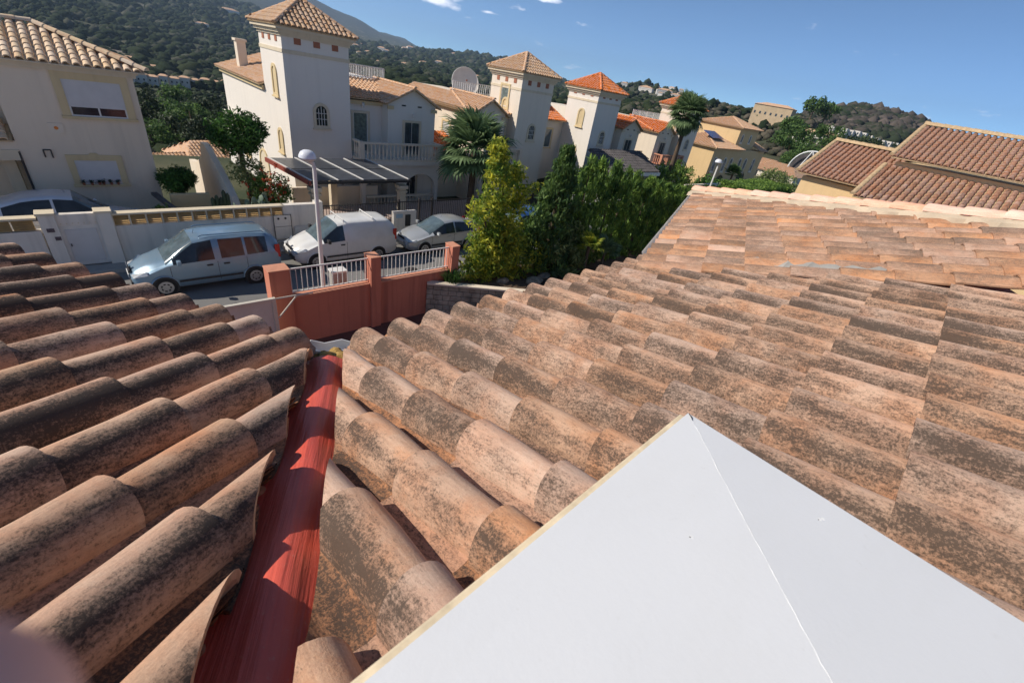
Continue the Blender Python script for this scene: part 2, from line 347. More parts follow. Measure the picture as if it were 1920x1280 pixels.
def build_terrain():
    az=np.arange(-40,140.01,.5); rr=np.concatenate([[0.5,20,40,42],np.geomspace(45,9000,115)])
    A_,R_=np.meshgrid(az,rr); Z=terrain_z(R_,A_); X=R_*np.cos(np.radians(A_)); Y=R_*np.sin(np.radians(A_))
    nA,nR=len(az),len(rr); vts=np.stack([X,Y,Z],-1).reshape(-1,3)
    i,j=np.meshgrid(np.arange(nR-1),np.arange(nA-1),indexing='ij'); a=(i*nA+j).ravel()
    f=np.stack([a,a+nA,a+nA+1,a+1],-1)
    t=NT('hillside_scrub'); p=t.pos(); n=t.noise(p,.012,8,.65); g=t.noise(p,.08,6,.7); k=t.noise(p,.0035,5,.6)
    c=t.mix(t.ramp(g,[(.38,0.0),(.6,1.0)]),(.035,.05,.028),(.09,.09,.055)); c=t.mix(t.ramp(n,[(.54,0.0),(.64,1.0)]),c,(.24,.21,.18))
    zz=t.sep(p)[2]; c=t.mix(t.ramp(t.math('DIVIDE',zz,600.0),[(.12,0.0),(.3,.85)]),c,(.06,.066,.062))
    m=t.out(c,1.0,0,.1)
    return tag(link('terrain',npmesh('terrain',vts,f,[m],True)),'dry scrubby valley and hillsides falling away behind the houses and rising to the mountain',None,None,'structure')
build_terrain()
# back part of the ground sheet, behind the camera
mb=MB(); pts=[(0.5*math.cos(R(a)),0.5*math.sin(R(a)),-.5) for a in range(140,321,10)]; pf=[(9000*math.cos(R(a)),9000*math.sin(R(a)),-60) for a in range(140,321,10)]; pm=[(200*math.cos(R(a)),200*math.sin(R(a)),-2) for a in range(140,321,10)]
n=len(pts); mb.add(pts+pm+pf,[(i,i+1,n+i+1,n+i) for i in range(n-1)]+[(n+i,n+i+1,2*n+i+1,2*n+i) for i in range(n-1)])
tag(mb.build('ground',M['pave']),kind='structure')

# ================================================================ STREET
def slab(name,a,b,m,label=None,parent=None,kind='structure'):
    o=MB().box(a,b).build(name,m,parent,label=label)
    if kind and parent is None: o['kind']=kind
    return o
slab('road',(-70,13.6,-.6),(150,19.0,0),M['asphalt'])
slab('pavement',(-70,12.42,-.6),(150,13.42,.12),M['pave'])
slab('kerb',(-70,13.42,-.6),(150,13.6,.13),M['pave'])
slab('pavement',(-70,19.15,-.6),(150,19.68,.12),M['pave'])
slab('kerb',(-70,19.0,-.6),(150,19.15,.13),M['pave'])
slab('terrace',(-12,-6,-.6),(8.3,12.05,0),M['terrace'])
slab('driveway',(-20,20.0,-.6),(2.6,24.0,.45),M['pave'])
for k,(x,y) in enumerate(((2.6,15.0),(9.6,15.6),(15.5,16.2))):
    mh=MB().lathe((x,y,0),[(.31,.004),(.31,.008)],20).build('manhole_cover',M['tyre']); tag(mh,['round iron manhole cover in the road below the pale blue van','round iron manhole cover in the road right of the middle red pillar','round iron manhole cover in the road beyond the tall shrub'][k],'manhole cover')
# ================================================================ BARREL TILES
def barrel(name,L=.43,r0=.100,r1=.078,h0=.088,h1=.068,th=.012,seg=12,nl=3,lift0=.018,mats=(),seed=0,half=math.pi/2):
    rr=random.Random(seed); P=[];F=[]
    rings=[]
    for k in range(nl+1):
        t=k/nl; y=t*L; r=r0+(r1-r0)*t; h=h0+(h1-h0)*t; z0=lift0*(1-t); wob=rr.uniform(-.003,.003); wx=rr.uniform(-.003,.003)
        rings.append([(y+rr.uniform(-.0015,.0015)*(k in(0,nl)),r,h,z0+wob*(k not in(0,nl)),wx)])
    def ring(y,r,h,z0,wx,off):
        out=[]
        for j in range(seg+1):
            a=-half+2*half*j/seg; out.append(((r-off)*math.sin(a)+wx,y,z0+(h-off)*math.cos(a)))
        return out
    n=seg+1
    for q in rings: P+=ring(*q[0],0)
    for q in rings: P+=ring(*q[0],th)
    B=(nl+1)*n
    for k in range(nl):
        for j in range(seg):
            a=k*n+j; F.append((a,a+1,a+n+1,a+n)); b=B+a; F.append((b,b+n,b+n+1,b+1))
        F.append((k*n,(k+1)*n,B+(k+1)*n,B+k*n)); F.append((k*n+seg,B+k*n+seg,B+(k+1)*n+seg,(k+1)*n+seg))
    for j in range(seg):
        F.append((j,B+j,B+j+1,j+1)); a=nl*n+j; F.append((a,a+1,B+a+1,B+a))
    me=bpy.data.meshes.new(name); me.from_pydata(P,[],F); me.polygons.foreach_set('use_smooth',[True]*len(F))
    me.set_sharp_from_angle(angle=R(50))
    for m in mats: me.materials.append(m)
    me.update(); return me
def channel(name,L=.43,r0=.075,r1=.092,d=.06,th=.011,seg=8,nl=2,mats=(),lift=.014):
    P=[];F=[];n=seg+1
    for off in (0,th):
        for k in range(nl+1):
            t=k/nl;r=r0+(r1-r0)*t
            for j in range(seg+1):
                a=-1.35+2.7*j/seg; P.append(((r)*math.sin(a),t*L,.008+off+lift*(1-t)+d*(1-math.cos(a))/.78*.8))
    B=(nl+1)*n
    for k in range(nl):
        for j in range(seg):
            a=k*n+j; F.append((a,a+n,a+n+1,a+1)); b=B+a; F.append((b,b+1,b+n+1,b+n))
    for j in range(seg):
        F.append((j,j+1,B+j+1,B+j)); a=nl*n+j; F.append((a,B+a,B+a+1,a+1))
    me=bpy.data.meshes.new(name); me.from_pydata(P,[],F); me.polygons.foreach_set('use_smooth',[True]*len(F)); me.set_sharp_from_angle(angle=R(50))
    for m in mats: me.materials.append(m)
    me.update(); return me
def frame(o,u,v):
    u=V(u).normalized(); v=V(v); v=(v-u*v.dot(u)).normalized(); n=u.cross(v)
    if n.z<0: n=-n; 
    return Matrix(((u.x,v.x,n.x,o[0]),(u.y,v.y,n.y,o[1]),(u.z,v.z,n.z,o[2]),(0,0,0,1)))
def cut_mesh(me,mw,planes):
    """planes: (point, normal) world, keep the side opposite to normal. returns new mesh or None"""
    bm=bmesh.new(); bm.from_mesh(me); inv=mw.inverted(); n0=len(bm.faces)
    cutm=len(me.materials)
    for p,nrm in planes:
        pl=inv@V(p); nl=(inv.to_3x3()@V(nrm)).normalized()
        d=[ (v.co-pl).dot(nl) for v in bm.verts]
        if not d or min(d)>=0: bm.free(); return None
        if max(d)<=0: continue
        r=bmesh.ops.bisect_plane(bm,geom=bm.verts[:]+bm.edges[:]+bm.faces[:],plane_co=pl,plane_no=nl,clear_outer=True)
        ed=[e for e in r['geom_cut'] if isinstance(e,bmesh.types.BMEdge) and e.is_boundary]
        try:
            fr=bmesh.ops.triangle_fill(bm,use_beauty=True,edges=ed)
            for g in fr['geom']:
                if isinstance(g,bmesh.types.BMFace): g.material_index=cutm; g.smooth=False
        except Exception: pass
    if not bm.faces: bm.free(); return None
    nm=bpy.data.meshes.new(me.name+'_cut'); bm.to_mesh(nm); bm.free()
    for m in me.materials: nm.materials.append(m)
    nm.materials.append(M['cut']); nm.set_sharp_from_angle(angle=R(50)); return nm

# ================================================================ OUR OWN HOUSE: left and right roof wings
own=thing('tiled_house','house under the camera with two weathered terracotta barrel-tile roof wings meeting in a red valley','house',(0.9,1.5,0))
O3=lambda a:V((a[0],a[1],a[2]+8))
Lw=dict(O=O3((.701,2.11,-1.298)),u=V((-.542,.84,.0)).normalized(),v=V((-.804,-.524,.281)).normalized(),b=.3355)
Lw['v']=(Lw['v']-Lw['u']*Lw['v'].dot(Lw['u'])).normalized()
Rw=dict(O=O3((.914,2.063,-1.338)),u=V((.999,.035,0)).normalized(),v=V((.034,-.961,.276)).normalized(),b=.3369)
Rw['v']=(Rw['v']-Rw['u']*Rw['v'].dot(Rw['u'])).normalized()
for w in (Lw,Rw):
    w['n']=w['u'].cross(w['v']); 
    if w['n'].z<0: w['n']=-w['n']
CROWN=.03+.018+.102
VD=V((.4385,.8988,0)); VN=V((.8988,-.4385,0))          # valley heading, and its right-hand normal
PL=V((.13,.90,0)); PR=V((.28,.86,0))                    # cut lines of left and right tiles
def deck(w,umin,umax,vmin,vmax,planes,name,parent,mat):
    mb=MB(); O=w['O']-w['n']*CROWN
    c=[O+w['u']*a+w['v']*b for a,b in((umin,vmin),(umax,vmin),(umax,vmax),(umin,vmax))]
    mb.prism(c,-w['n']*.05); me=mb.mesh(name,[mat]); q=cut_mesh(me,Matrix.Identity(4),planes) if planes else me
    return link(name,q,parent)
roofL=deck(Lw,-1.9,3.2,.10,3.3,[(PL-VN*.02,VN)],'roof',own,M['soil']); roofL['label']='left roof wing, older and darker, sloping down towards the street'
roofR=deck(Rw,-.9,3.35,.07,3.9,[(PR+VN*.02,-VN)],'roof',own,M['soil']); roofR['label']='right roof wing with paler pink tiles'
def lay(w,i0,i1,j0,j1,jE,covers,mats,planes,roof,name='cover_tile',xo=0.,zo=.03,skip=None,jit=.004):
    for i in range(i0,i1+1):
        for j in range(j0,j1+1):
            jj=jE if j==j0 else j
            p=w['O']-w['n']*(CROWN-zo)+w['u']*((i+xo)*.23+random.uniform(-jit,jit))+w['v']*(jj*w['b']+random.uniform(-.007,.007))
            if skip and skip(p,i,j): continue
            mw=frame(p,w['u'],w['v'])@Matrix.Rotation(random.uniform(-.012,.012),4,'Z')
            if w['u'].cross(w['v']).z<0: mw=mw@Matrix.Scale(1,4)
            me=random.choice(covers); q=me
            if planes and name=='cover_tile' and any(((p+w['v']*.27)-V(a)).dot(V(nn))>0 for a,nn in planes): continue
            if planes:
                d=[(p-V(a)).dot(V(nn)) for a,nn in planes]; d2=[((p+w['v']*.43)-V(a)).dot(V(nn)) for a,nn in planes]
                if all(min(x,y)>.12 for x,y in zip(d,d2)) and len(d)==1: continue
                if max(max(x,y) for x,y in zip(d,d2))>-.14: q=cut_mesh(me,mw,planes)
                if q is None or len(q.polygons)<6: continue
            put(name,q,roof,mw)
covL=[barrel('cover_tile_mesh',seed=s,mats=[M['coverL']],r0=.091+.002*(s%2),r1=.072,h0=.102,h1=.082) for s in range(4)]
covR=[barrel('cover_tile_mesh',seed=10+s,mats=[M['coverR']],r0=.090+.002*(s%2),r1=.072,h0=.104,h1=.083) for s in range(4)]
chn=[channel('channel_tile_mesh',mats=[M['chan']])]
# left-handed lattice on the left wing: use -u so that frames stay right handed
def rh(w):
    w2=dict(w)
    if w['u'].cross(w['v']).z<0: w2['u']=-w['u']; w2['s']=-1
    else: w2['s']=1
    return w2
for w in (Lw,Rw): w.update({'rh':rh(w)})
def lay2(w,i0,i1,*a,**k):
    w2=w['rh']
    if w2['s']<0: lay(w2,-i1,-i0,*a,**k)
    else: lay(w2,i0,i1,*a,**k)
lay2(Lw,-8,11,0,8,.40,covL,None,[(PL,VN)],roofL)
lay2(Lw,-8,11,0,8,.25,chn,None,[(PL-VN*.0,VN)],roofL,name='channel_tile',xo=.5,zo=.012)
FARX=4.12
lay2(Rw,-4,13,0,8,.28,covR,None,[(PR,-VN)],roofR,skip=lambda p,i,j:p.x>FARX-.02+max(0,.3-p.y)*.12)
lay2(Rw,-4,13,0,8,.15,chn,None,[(PR,-VN)],roofR,name='channel_tile',xo=.5,zo=.012,skip=lambda p,i,j:p.x>FARX+.1)
# valley membrane: follows both decks, shallow rounded bottom
def deckz(w,x,y,off=0):
    O=w['O']-w['n']*(CROWN-off); return O.z-(w['n'].x*(x-O.x)+w['n'].y*(y-O.y))/w['n'].z
mb=MB(); P=[];NS=70;NW=22
for k in range(NS+1):
    s=-1.9+ k/NS*3.02
    base=V((.205,.88,0))+VD*s
    for j in range(NW+1):
        t=-.115+.23*j/NW; q=base+VN*t
        za=deckz(Lw,q.x,q.y,.006); zb=deckz(Rw,q.x,q.y,.006)
        z=max(za,zb)+.038*math.exp(-(t/.07)**2)+.0012*math.sin(j*1.9+math.sin(s*7))*math.exp(-(t/.1)**2)+.0025*math.sin(s*11+j*.4)
        P.append((q.x,q.y,z))
mb.add(P,[(k*(NW+1)+j,k*(NW+1)+j+1,(k+1)*(NW+1)+j+1,(k+1)*(NW+1)+j) for k in range(NS) for j in range(NW)])
vm=mb.build('valley_membrane',M['red'],own,smooth=True,label='red painted membrane lining the valley between the two roof wings')
# rough mortar under the right-hand cut tiles and at the valley mouth
def mortar_run(name,pts,r,mat,parent,seed=0,label=None):
    rr=random.Random(seed); mb=MB()
    for p in pts:
        n=7; q=[]
        s=r*rr.uniform(.6,1.25); bm=bmesh.new(); bmesh.ops.create_icosphere(bm,subdivisions=2,radius=1)
        vs_=[(p[0]+v.co.x*s*rr.uniform(.8,1.3),p[1]+v.co.y*s*rr.uniform(.8,1.3),p[2]+v.co.z*s*rr.uniform(.35,.6)) for v in bm.verts]
        mb.add(vs_,[[v.index for v in f.verts] for f in bm.faces]); bm.free()
    return mb.build(name,mat,parent,smooth=False,label=label)
pts=[]
for k in range(46):
    s=-1.7+k*.058; q=V((.28,.86,0))+VD*s+VN*(.035+random.uniform(-.01,.01)); pts.append((q.x,q.y,deckz(Rw,q.x,q.y,.012)))
mortar_run('mortar',pts,.028,M['mortar'],own,1)
pts=[]
for k in range(40):
    s=-1.7+k*.066; q=V((.13,.90,0))+VD*s-VN*(.05+random.uniform(-.01,.01)); pts.append((q.x,q.y,deckz(Lw,q.x,q.y,.012)))
mortar_run('mortar',pts,.020,plain('orange_mortar',(.46,.22,.13),.95,var=.3,scale=14,bump=.5),own,2)
foam=plain('yellow_foam',(.50,.32,.10),.95,var=.3,scale=18,bump=.6)
pts=[(.72+random.uniform(-.07,.07),1.93+random.uniform(-.045,.05),8-1.42+random.uniform(-.02,.02)) for k in range(26)]
mortar_run('foam',pts,.03,foam,own,3,'crumbling yellow foam at the mouth of the valley')
# white gutter round both eaves
def sweep(path,prof,name,mat,parent,label=None):
    path=[V(p) for p in path]; mb=MB(); P=[]; n=len(prof)
    for i,p in enumerate(path):
        t=(path[min(i+1,len(path)-1)]-path[max(i-1,0)]); t.z=0; t.normalize(); a=V((t.y,-t.x,0))
        for x,z in prof: P.append(p+a*x+V((0,0,z)))
    mb.add(P,[(i*n+j,i*n+(j+1)%n,(i+1)*n+(j+1)%n,(i+1)*n+j) for i in range(len(path)-1) for j in range(n)])
    return mb.build(name,mat,parent,smooth=True,label=label)
gp=[(.058*math.cos(a),.058*math.sin(a)) for a in np.linspace(math.pi,2*math.pi,9)]+[(.052*math.cos(a),.052*math.sin(a)+.0) for a in np.linspace(2*math.pi,math.pi,9)]
eL=lambda i,off,dz: Lw['O']+Lw['u']*(i*.23)+Lw['v']*(.40*Lw['b'])-V((Lw['v'].x,Lw['v'].y,0)).normalized()*off+V((0,0,dz))
eR=lambda i,off,dz: Rw['O']+Rw['u']*(i*.23)+Rw['v']*(.28*Rw['b'])-V((Rw['v'].x,Rw['v'].y,0)).normalized()*off+V((0,0,dz))
path=[eL(i,.012,-.155) for i in (12,8,4,1,0)]+[V((.66,2.03,8-1.385)),V((.74,2.02,8-1.42)),V((.83,2.03,8-1.43))]+[eR(i,.012,-.150) for i in (0,1,4,8,13.6)]
sweep(path,gp,'gutter',M['white'],own,'white gutter running round both eaves')
# walls of the house
mb=MB()
aL=[Lw['O']+Lw['u']*a+Lw['v']*b for a,b in((-.2,.55),(2.9,.55),(2.9,3.2),(-.2,3.2))]
mb.prism([(p.x,p.y,0) for p in aL],(0,0,6.35)); 
aR=[Rw['O']+Rw['u']*a+Rw['v']*b for a,b in((0.1,.5),(3.3,.5),(3.3,3.8),(0.1,3.8))]
mb.prism([(p.x,p.y,0) for p in aR],(0,0,6.33)); mb.build('wall',M['terra'],own)

# ================================================================ FAR ROOF (neighbour wing, interlocking tiles)
Ax=V((.931,.366,0)).normalized(); Ex=V((-Ax.y,Ax.x,0))
nf=V((-.098,.252,.963)).normalized(); 
vf=(-Ex*math.cos(R(15.4))+V((0,0,math.sin(R(15.4)))))
nbr=thing('neighbour_house','neighbouring house wing with interlocking orange tiles and a pale pink hip ridge','house',(6.3,0.3,0))
OF=V((4.298,.244,8-.795))-V((0,0,.012))
nfn=Ax.cross(vf); nfn=nfn if nfn.z>0 else -nfn
def inter_mesh(name,mats,seed=0):
    """one interlocking tile: flat pan beside a low roll, with thickness"""
    prof=[(-.125,.004),(-.112,.0),(-.085,-.002),(-.055,.0),(-.04,.014),(-.02,.034),(.012,.047),(.045,.043),(.075,.026),(.098,.008),(.11,.002)]
    L=.37;P=[];F=[];n=len(prof); rr=random.Random(seed)
    ks=[(0,.020),(.012,.021),(.34,.003),(L,.0)]
    for off in (0,-.012):
        for y,z0 in ks:
            for x,z in prof: P.append((x,y,z+z0+off))
    B=len(ks)*n
    for k in range(len(ks)-1):
        for j in range(n-1):
            a=k*n+j; F.append((a,a+1,a+n+1,a+n)); b=B+a; F.append((b,b+n,b+n+1,b+1))
        F.append((k*n,(k+1)*n,B+(k+1)*n,B+k*n)); F.append((k*n+n-1,B+k*n+n-1,B+(k+1)*n+n-1,(k+1)*n+n-1))
    for j in range(n-1): F.append((j,B+j,B+j+1,j+1))
    me=bpy.data.meshes.new(name); me.from_pydata(P,[],F); me.polygons.foreach_set('use_smooth',[True]*len(F)); me.set_sharp_from_angle(angle=R(45))
    for m in mats: me.materials.append(m)
    return me
im=[inter_mesh('interlocking_tile_mesh',[M['mixed']],s) for s in range(2)]
# plan coordinates a (along Ax), e (along Ex)
def AE(p): return p.dot(Ax),p.dot(Ex)
A0,E0=AE(OF)
E_EAVE=.43; HIPC=V((8.86,.40,0))
def hip_e(a): return .40-(8.80-a)*.98
mb=MB()
def PA(a,e,dz=0): # point on far roof deck
    z=OF.z+ (E0-e)*math.tan(R(15.4)); return Ax*a+Ex*e+V((0,0,z+dz))
c=[PA(4.12,E_EAVE-.03,-.03),PA(8.78,E_EAVE-.03,-.03),PA(4.12,hip_e(4.12),-.03)]
mb.prism(c,V((0,0,-.06)))
# the hidden slope behind the hip
z0=PA(8.8,.4).z
q0=Ax*8.8+Ex*.4+V((0,0,z0-.03)); q1=PA(4.12,hip_e(4.12),-.03); q2=Ax*8.8+Ex*hip_e(4.12)+V((0,0,z0-.03))
mb.prism([q0,q2,q1],V((0,0,-.06)))
roofF=mb.build('roof',M['terra'],nbr,label='low hipped roof of the neighbouring wing')
mb=MB(); cs=[Ax*4.3+Ex*.15,Ax*8.5+Ex*.15,Ax*8.5+Ex*-4.2,Ax*4.3+Ex*-4.2]; mb.prism([(p.x,p.y,0) for p in cs],(0,0,6.55)); mb.build('wall',M['terra'],nbr)
fw={'u':-Ax if (Ax.cross(vf)).z<0 else Ax,'v':vf}
hipdir=V((-1,-.98,0)); hn=(Ax*.98-Ex*1.0)   # keep side: e > hip_e(a)
hn_world=(Ax*.98-Ex).normalized()            # points to removed side
hp=Ax*8.80+Ex*.40
nt=0
for j in range(-6,10):
    for i in range(0,22):
        a=A0+(i-1)*.23+.11; d=(j-.03)*.3226; e=E0-d*math.cos(R(15.4))
        if j==-6: e=E_EAVE; d=(E0-e)/math.cos(R(15.4))
        p=OF+Ax*(a-A0)+vf*d+V((0,0,.0)); ec=e-.16
        if e>E_EAVE+.02: continue
        if a>8.80 or e<hip_e(a)-.1: continue
        mw=frame(p,fw['u'],fw['v'])
        pl=[(hp,hn_world)]; dd=max((p-hp).dot(hn_world),((p+vf*.37)-hp).dot(hn_world)); me=im[(i+j)%2]
        if dd>-.15: me=cut_mesh(me,mw,pl)
        if me is None: continue
        o=link('interlocking_tile',me,roofF)
        o.matrix_basis=mw@Matrix.Translation((0,0,random.uniform(-.002,.003)))@Matrix.Rotation(random.uniform(-.01,.01),4,'Z'); nt+=1
# hip ridge: pink barrel caps bedded in cream mortar
hs_=Ax*8.86+Ex*.42; hs_.z=PA(8.8,.4).z+.02; he=Ax*4.12+Ex*hip_e(4.12); he.z=PA(4.12,hip_e(4.12)).z+.05
hv=(he-hs_); HL=hv.length; hv.normalize(); hu=hv.cross(V((0,0,1))).normalized()
capm=barrel('hip_cap_mesh',L=.42,r0=.105,r1=.085,h0=.085,h1=.07,seg=12,nl=2,mats=[M['hip']],seed=5)
k=0; s=0
while s<HL-.1:
    p=hs_+hv*s+V((0,0,.035)); mw=frame(p,hu if hu.cross(hv).z>0 else -hu,hv)
    put('hip_tile',capm,roofF,mw); s+=.33
mb=MB(); P=[];npz=90
side=(hu if hu.dot(Ex)>0 else -hu)
for k in range(npz+1):
    p=hs_+hv*(HL*k/npz); sc=.030*math.sin(k*.9)+.012*math.sin(k*2.3)+.02*random.uniform(-1,1)*.4
    w=.155+sc
    P+= [p-side*.12+V((0,0,.045)),p+side*.07+V((0,0,.062)),p+side*w+V((0,0,.045-.035)),p+side*(w+.012)+V((0,0,-.05))]
mb.add(P,[(k*4+j,k*4+j+1,(k+1)*4+j+1,(k+1)*4+j) for k in range(npz) for j in range(3)])
mb.build('mortar',M['mortar'],roofF,smooth=True,label='cream mortar bedding under the hip tiles')
# grey mortar patch where the far verge laps over the near tiles
mb=MB(); P=[]
for k in range(19):
    t=k/18; y=1.16-t*.90; x=4.10+.015*math.sin(k*1.9)+(.0 if t<.8 else (t-.8)*.25)
    zt=deckz(Rw,x,y,.150)+.012*math.sin(k*2.3); w=.05+.075*math.sin(math.pi*min(1,t*1.3))**.6 if t<.77 else .03+.055*(1-t)*2
    P+=[(x-w,y,zt-.05),(x-w*.5,y,zt+.0),(x+.05,y,zt+.03),(x+.06,y,zt-.06)]
mb.add(P,[(k*4+j,k*4+j+1,(k+1)*4+j+1,(k+1)*4+j) for k in range(18) for j in range(3)])
mb.build('mortar',M['grey_mortar'],own,smooth=True,label='grey mortar patch where the two roofs meet')
g0=Ax*4.45+Ex*(E_EAVE+.035); g1=Ax*8.9+Ex*(E_EAVE+.035); zz=PA(5,E_EAVE).z-.0
sweep([(g0.x,g0.y,zz),(g1.x,g1.y,zz)],[(x*.6,z*.6) for x,z in gp],'gutter',M['white_metal'],nbr,'pale gutter along the far eave')

# ================================================================ WHITE CHIMNEY CAP
cap=thing('chimney_cap','white painted low hipped cap in the lower right foreground with a cream edge','chimney cap',(.7323,.1863,8-.489))
cx,cy,cz=.7323,.1863,8-.489
capm_=NT('cap_white_paint'); p=capm_.pos(); f=capm_.noise(p,120,4,.6); n2=capm_.noise(p,4,4)
capm_.bump(capm_.math('ADD',f,capm_.math('MULTIPLY',n2,.5)),.12,.002)
sp_=capm_.ramp(capm_.noise(p,55,3,.7),[(.68,0.0),(.78,1.0)]); st_=capm_.ramp(capm_.noise(capm_.mapv(p,(3,9,3),rot=(0,0,.5)),1,6,.65),[(.45,0.0),(.8,1.0)])
cc_=capm_.mix(n2,(.69,.70,.71),(.73,.735,.74)); cc_=capm_.mix(capm_.math('MULTIPLY',st_,.16),cc_,(.55,.53,.49)); cc_=capm_.mix(capm_.math('MULTIPLY',sp_,.22),cc_,(.48,.45,.40))
cm=capm_.out(cc_,.5,0,.35)
SZ=1.05; px,py=cx-SZ,cy-SZ; pk=(cx-SZ/2,cy-SZ/2,cz+.052*SZ/2)
mb=MB()
A_=[(px,py,cz),(cx,py,cz),(cx,cy,cz),(px,cy,cz)]
def face(i,n=24):
    a,b=V(A_[i]),V(A_[(i+1)%4]); return [a,b,V(pk)]
for i in range(4):
    a,b,c=face(i); mb.add([a,b,c],[(0,1,2)])
lo=[V(q)-V((0,0,.012)) for q in A_]
mb.add([V(q) for q in A_]+lo,[(i,(i+1)%4,4+(i+1)%4,4+i) for i in range(4)]+[(7,6,5,4)])
mb.build('cap_top',cm,cap)
mb=MB(); mb.box((px-.012,py-.012,cz-.036),(cx+.003,cy+.013,cz-.0125)); mb.build('edge_board',plain('cream_edge',(.70,.58,.40),.8,var=.12,scale=30),cap,bevel=.003,label='cream edge board under the white cap')
# filler bead on the hip crease, and two filled screw holes
mb=MB(); a=V((cx,cy,cz)); b=V(pk); ph=[a+(b-a)*t+V((random.uniform(-.0012,.0012),random.uniform(-.0012,.0012),.0003)) for t in np.linspace(.012,1,60)]
mb.tube(ph,[.0003*random.uniform(.2,1.4) for _ in ph],5); mb.build('filler_bead',M['white'],cap,smooth=True)
mb=MB(); a2=a+(b-a)*.004+V((0,0,.0016)); b2=a+(b-a)*.03+V((0,0,.0016)); mb.tube([a2,(a2+b2)/2+V((.001,-.001,0)),b2],[.0006,.0012,.0005],5); mb.build('crack',M['plastic'],cap)
def capz(x,y): return cz+.052*min(cx-x,cy-y)
for (x,y,kk) in ((cx-.260,cy-.132,0),(cx-.060,cy-.247,1)):
    mb=MB(); mb.lathe((x,y,capz(x,y)),[(.0001,.0001),(.0015,.0004),(.0026,.0003),(.0034,-.0008)],14)
    if kk: mb.lathe((x+.006,y-.003,capz(x+.006,y-.003)),[(.0001,.0001),(.0015,.0004),(.0026,.0003),(.0034,-.0008)],14)
    mb.build('filled_hole',M['white'],cap,smooth=True)
    MB().lathe((x-.003,y+.002,capz(x,y)+.0004),[(.0001,.0002),(.0009,.0001),(.0010,-.001)],10).build('screw_hole',M['plastic'],cap)
mb=MB(); mb.box((px+.12,py+.12,5.9),(cx-.14,cy-.14,cz-.041)); mb.build('chimney_stack',M['terra'],cap); cap.rotation_euler.z=R(1.7)

# ================================================================ generic joined / individual barrel-tile slopes
def in_poly(px_,py_,poly):
    c=False;n=len(poly);j=n-1
    for i in range(n):
        xi,yi=poly[i];xj,yj=poly[j]
        if (yi>py_)!=(yj>py_) and px_<(xj-xi)*(py_-yi)/(yj-yi)+xi: c=not c
        j=i
    return c
def slope(parent,corner,u,v,poly,mat,a=.26,b=.36,individual=False,deckmat=None,name='roof_tile',thick=.04,r=None,rootloc=None,label=None,roofname='roof'):
    """poly in (u,v) metres on the slope plane; corner = origin; tiles run up v"""
    u=V(u).normalized(); v=V(v); v=(v-u*v.dot(u)).normalized(); O=V(corner); n=u.cross(v)
    uu=u
    if n.z<0: n=-n
    mb=MB(); mb.prism([O+u*x+v*y for x,y in poly],-n*thick)
    deck_=mb.build(roofname,deckmat or mat,parent,label=label)
    umin=min(p[0] for p in poly);umax=max(p[0] for p in poly);vmin=min(p[1] for p in poly);vmax=max(p[1] for p in poly)
    r=r or a*.42; seg=6
    prof=[(math.sin(q)*r,math.cos(q)*r*.85) for q in np.linspace(-math.pi/2,math.pi/2,seg+1)]
    P=[];F=[];cells=[]
    nu=int((umax-umin)/a+.5)
    for i in range(nu):
        x=umin+(i+.5)*a
        for j in range(int((vmax-vmin)/b+.99)):
            y=vmin+j*b
            if in_poly(x,min(y+b*.5,vmax-.01),poly): cells.append((x,y,min(b*1.12,vmax-y)))
    if individual:
        key=(mat.name,a,b)
        if key not in slope.cache:
            mbm=MB(); pts=[(x,0,z*1.06+.03) for x,z in prof]+[(x*.88,b*1.12,z*.9+.01) for x,z in prof]
            mbm.add(pts+[(x*.8,0,z*.8+.02) for x,z in prof],[(k,k+1,seg+2+k,seg+1+k) for k in range(seg)]+[(k+1,k,2*(seg+1)+k,2*(seg+1)+k+1) for k in range(seg)])
            slope.cache[key]=mbm.mesh('roof_tile_mesh',[mat],True)
        me=slope.cache[key]; ru=u if u.cross(v).z>0 else -u
        for x,y,l in cells:
            o=link(name,me,deck_); o.matrix_basis=frame(O+u*x+v*y,ru,v)@Matrix.Rotation(random.uniform(-.015,.015),4,'Z')
    else:
        for x,y,l in cells:
            dx=random.uniform(-.006,.006)
            for (s,yy,zz) in ((1.04,y,.03),(.9,y+l,.008)):
                for px_,pz in prof: P.append(O+u*(x+dx+px_*s)+v*yy+n*(pz*s+zz))
            for px_,pz in prof: P.append(O+u*(x+dx+px_*.8)+v*(y+.005)+n*(pz*.75+.0))
            B=len(P)-3*(seg+1)
            for k in range(seg):
                F.append((B+k,B+k+1,B+seg+2+k,B+seg+1+k)); F.append((B+k+1,B+k,B+2*(seg+1)+k,B+2*(seg+1)+k+1))
        if F:
            me=npmesh('roof_tiles',[tuple(p) for p in P],F,[mat],True); me.set_sharp_from_angle(angle=R(50))
            o=link('roof_tiles',me,deck_); o['kind']='stuff'
    return deck_
slope.cache={}
def ridge(parent,a,b,mat,r=.10,name='ridge_tile',step=.38,joined=True):
    a,b=V(a),V(b); L=(b-a).length; d=(b-a).normalized(); n=max(1,int(L/step)); side=d.cross(V((0,0,1))).normalized(); up=side.cross(d)
    if up.z<0: up=-up
    mb=MB()
    for k in range(n):
        P=[]
        for t,s in ((k/n,1.12),((k+1.08)/n,.95)):
            for q in np.linspace(-math.pi/2,math.pi/2,7): P.append(a+d*L*min(t,1)+side*math.sin(q)*r*s+up*(math.cos(q)*r*.9*s))
        mb.add(P,[(j,j+1,8+j,7+j) for j in range(6)]+[(0,6,5,4,3,2,1)])
    return mb.build(name,mat,parent,smooth=True)
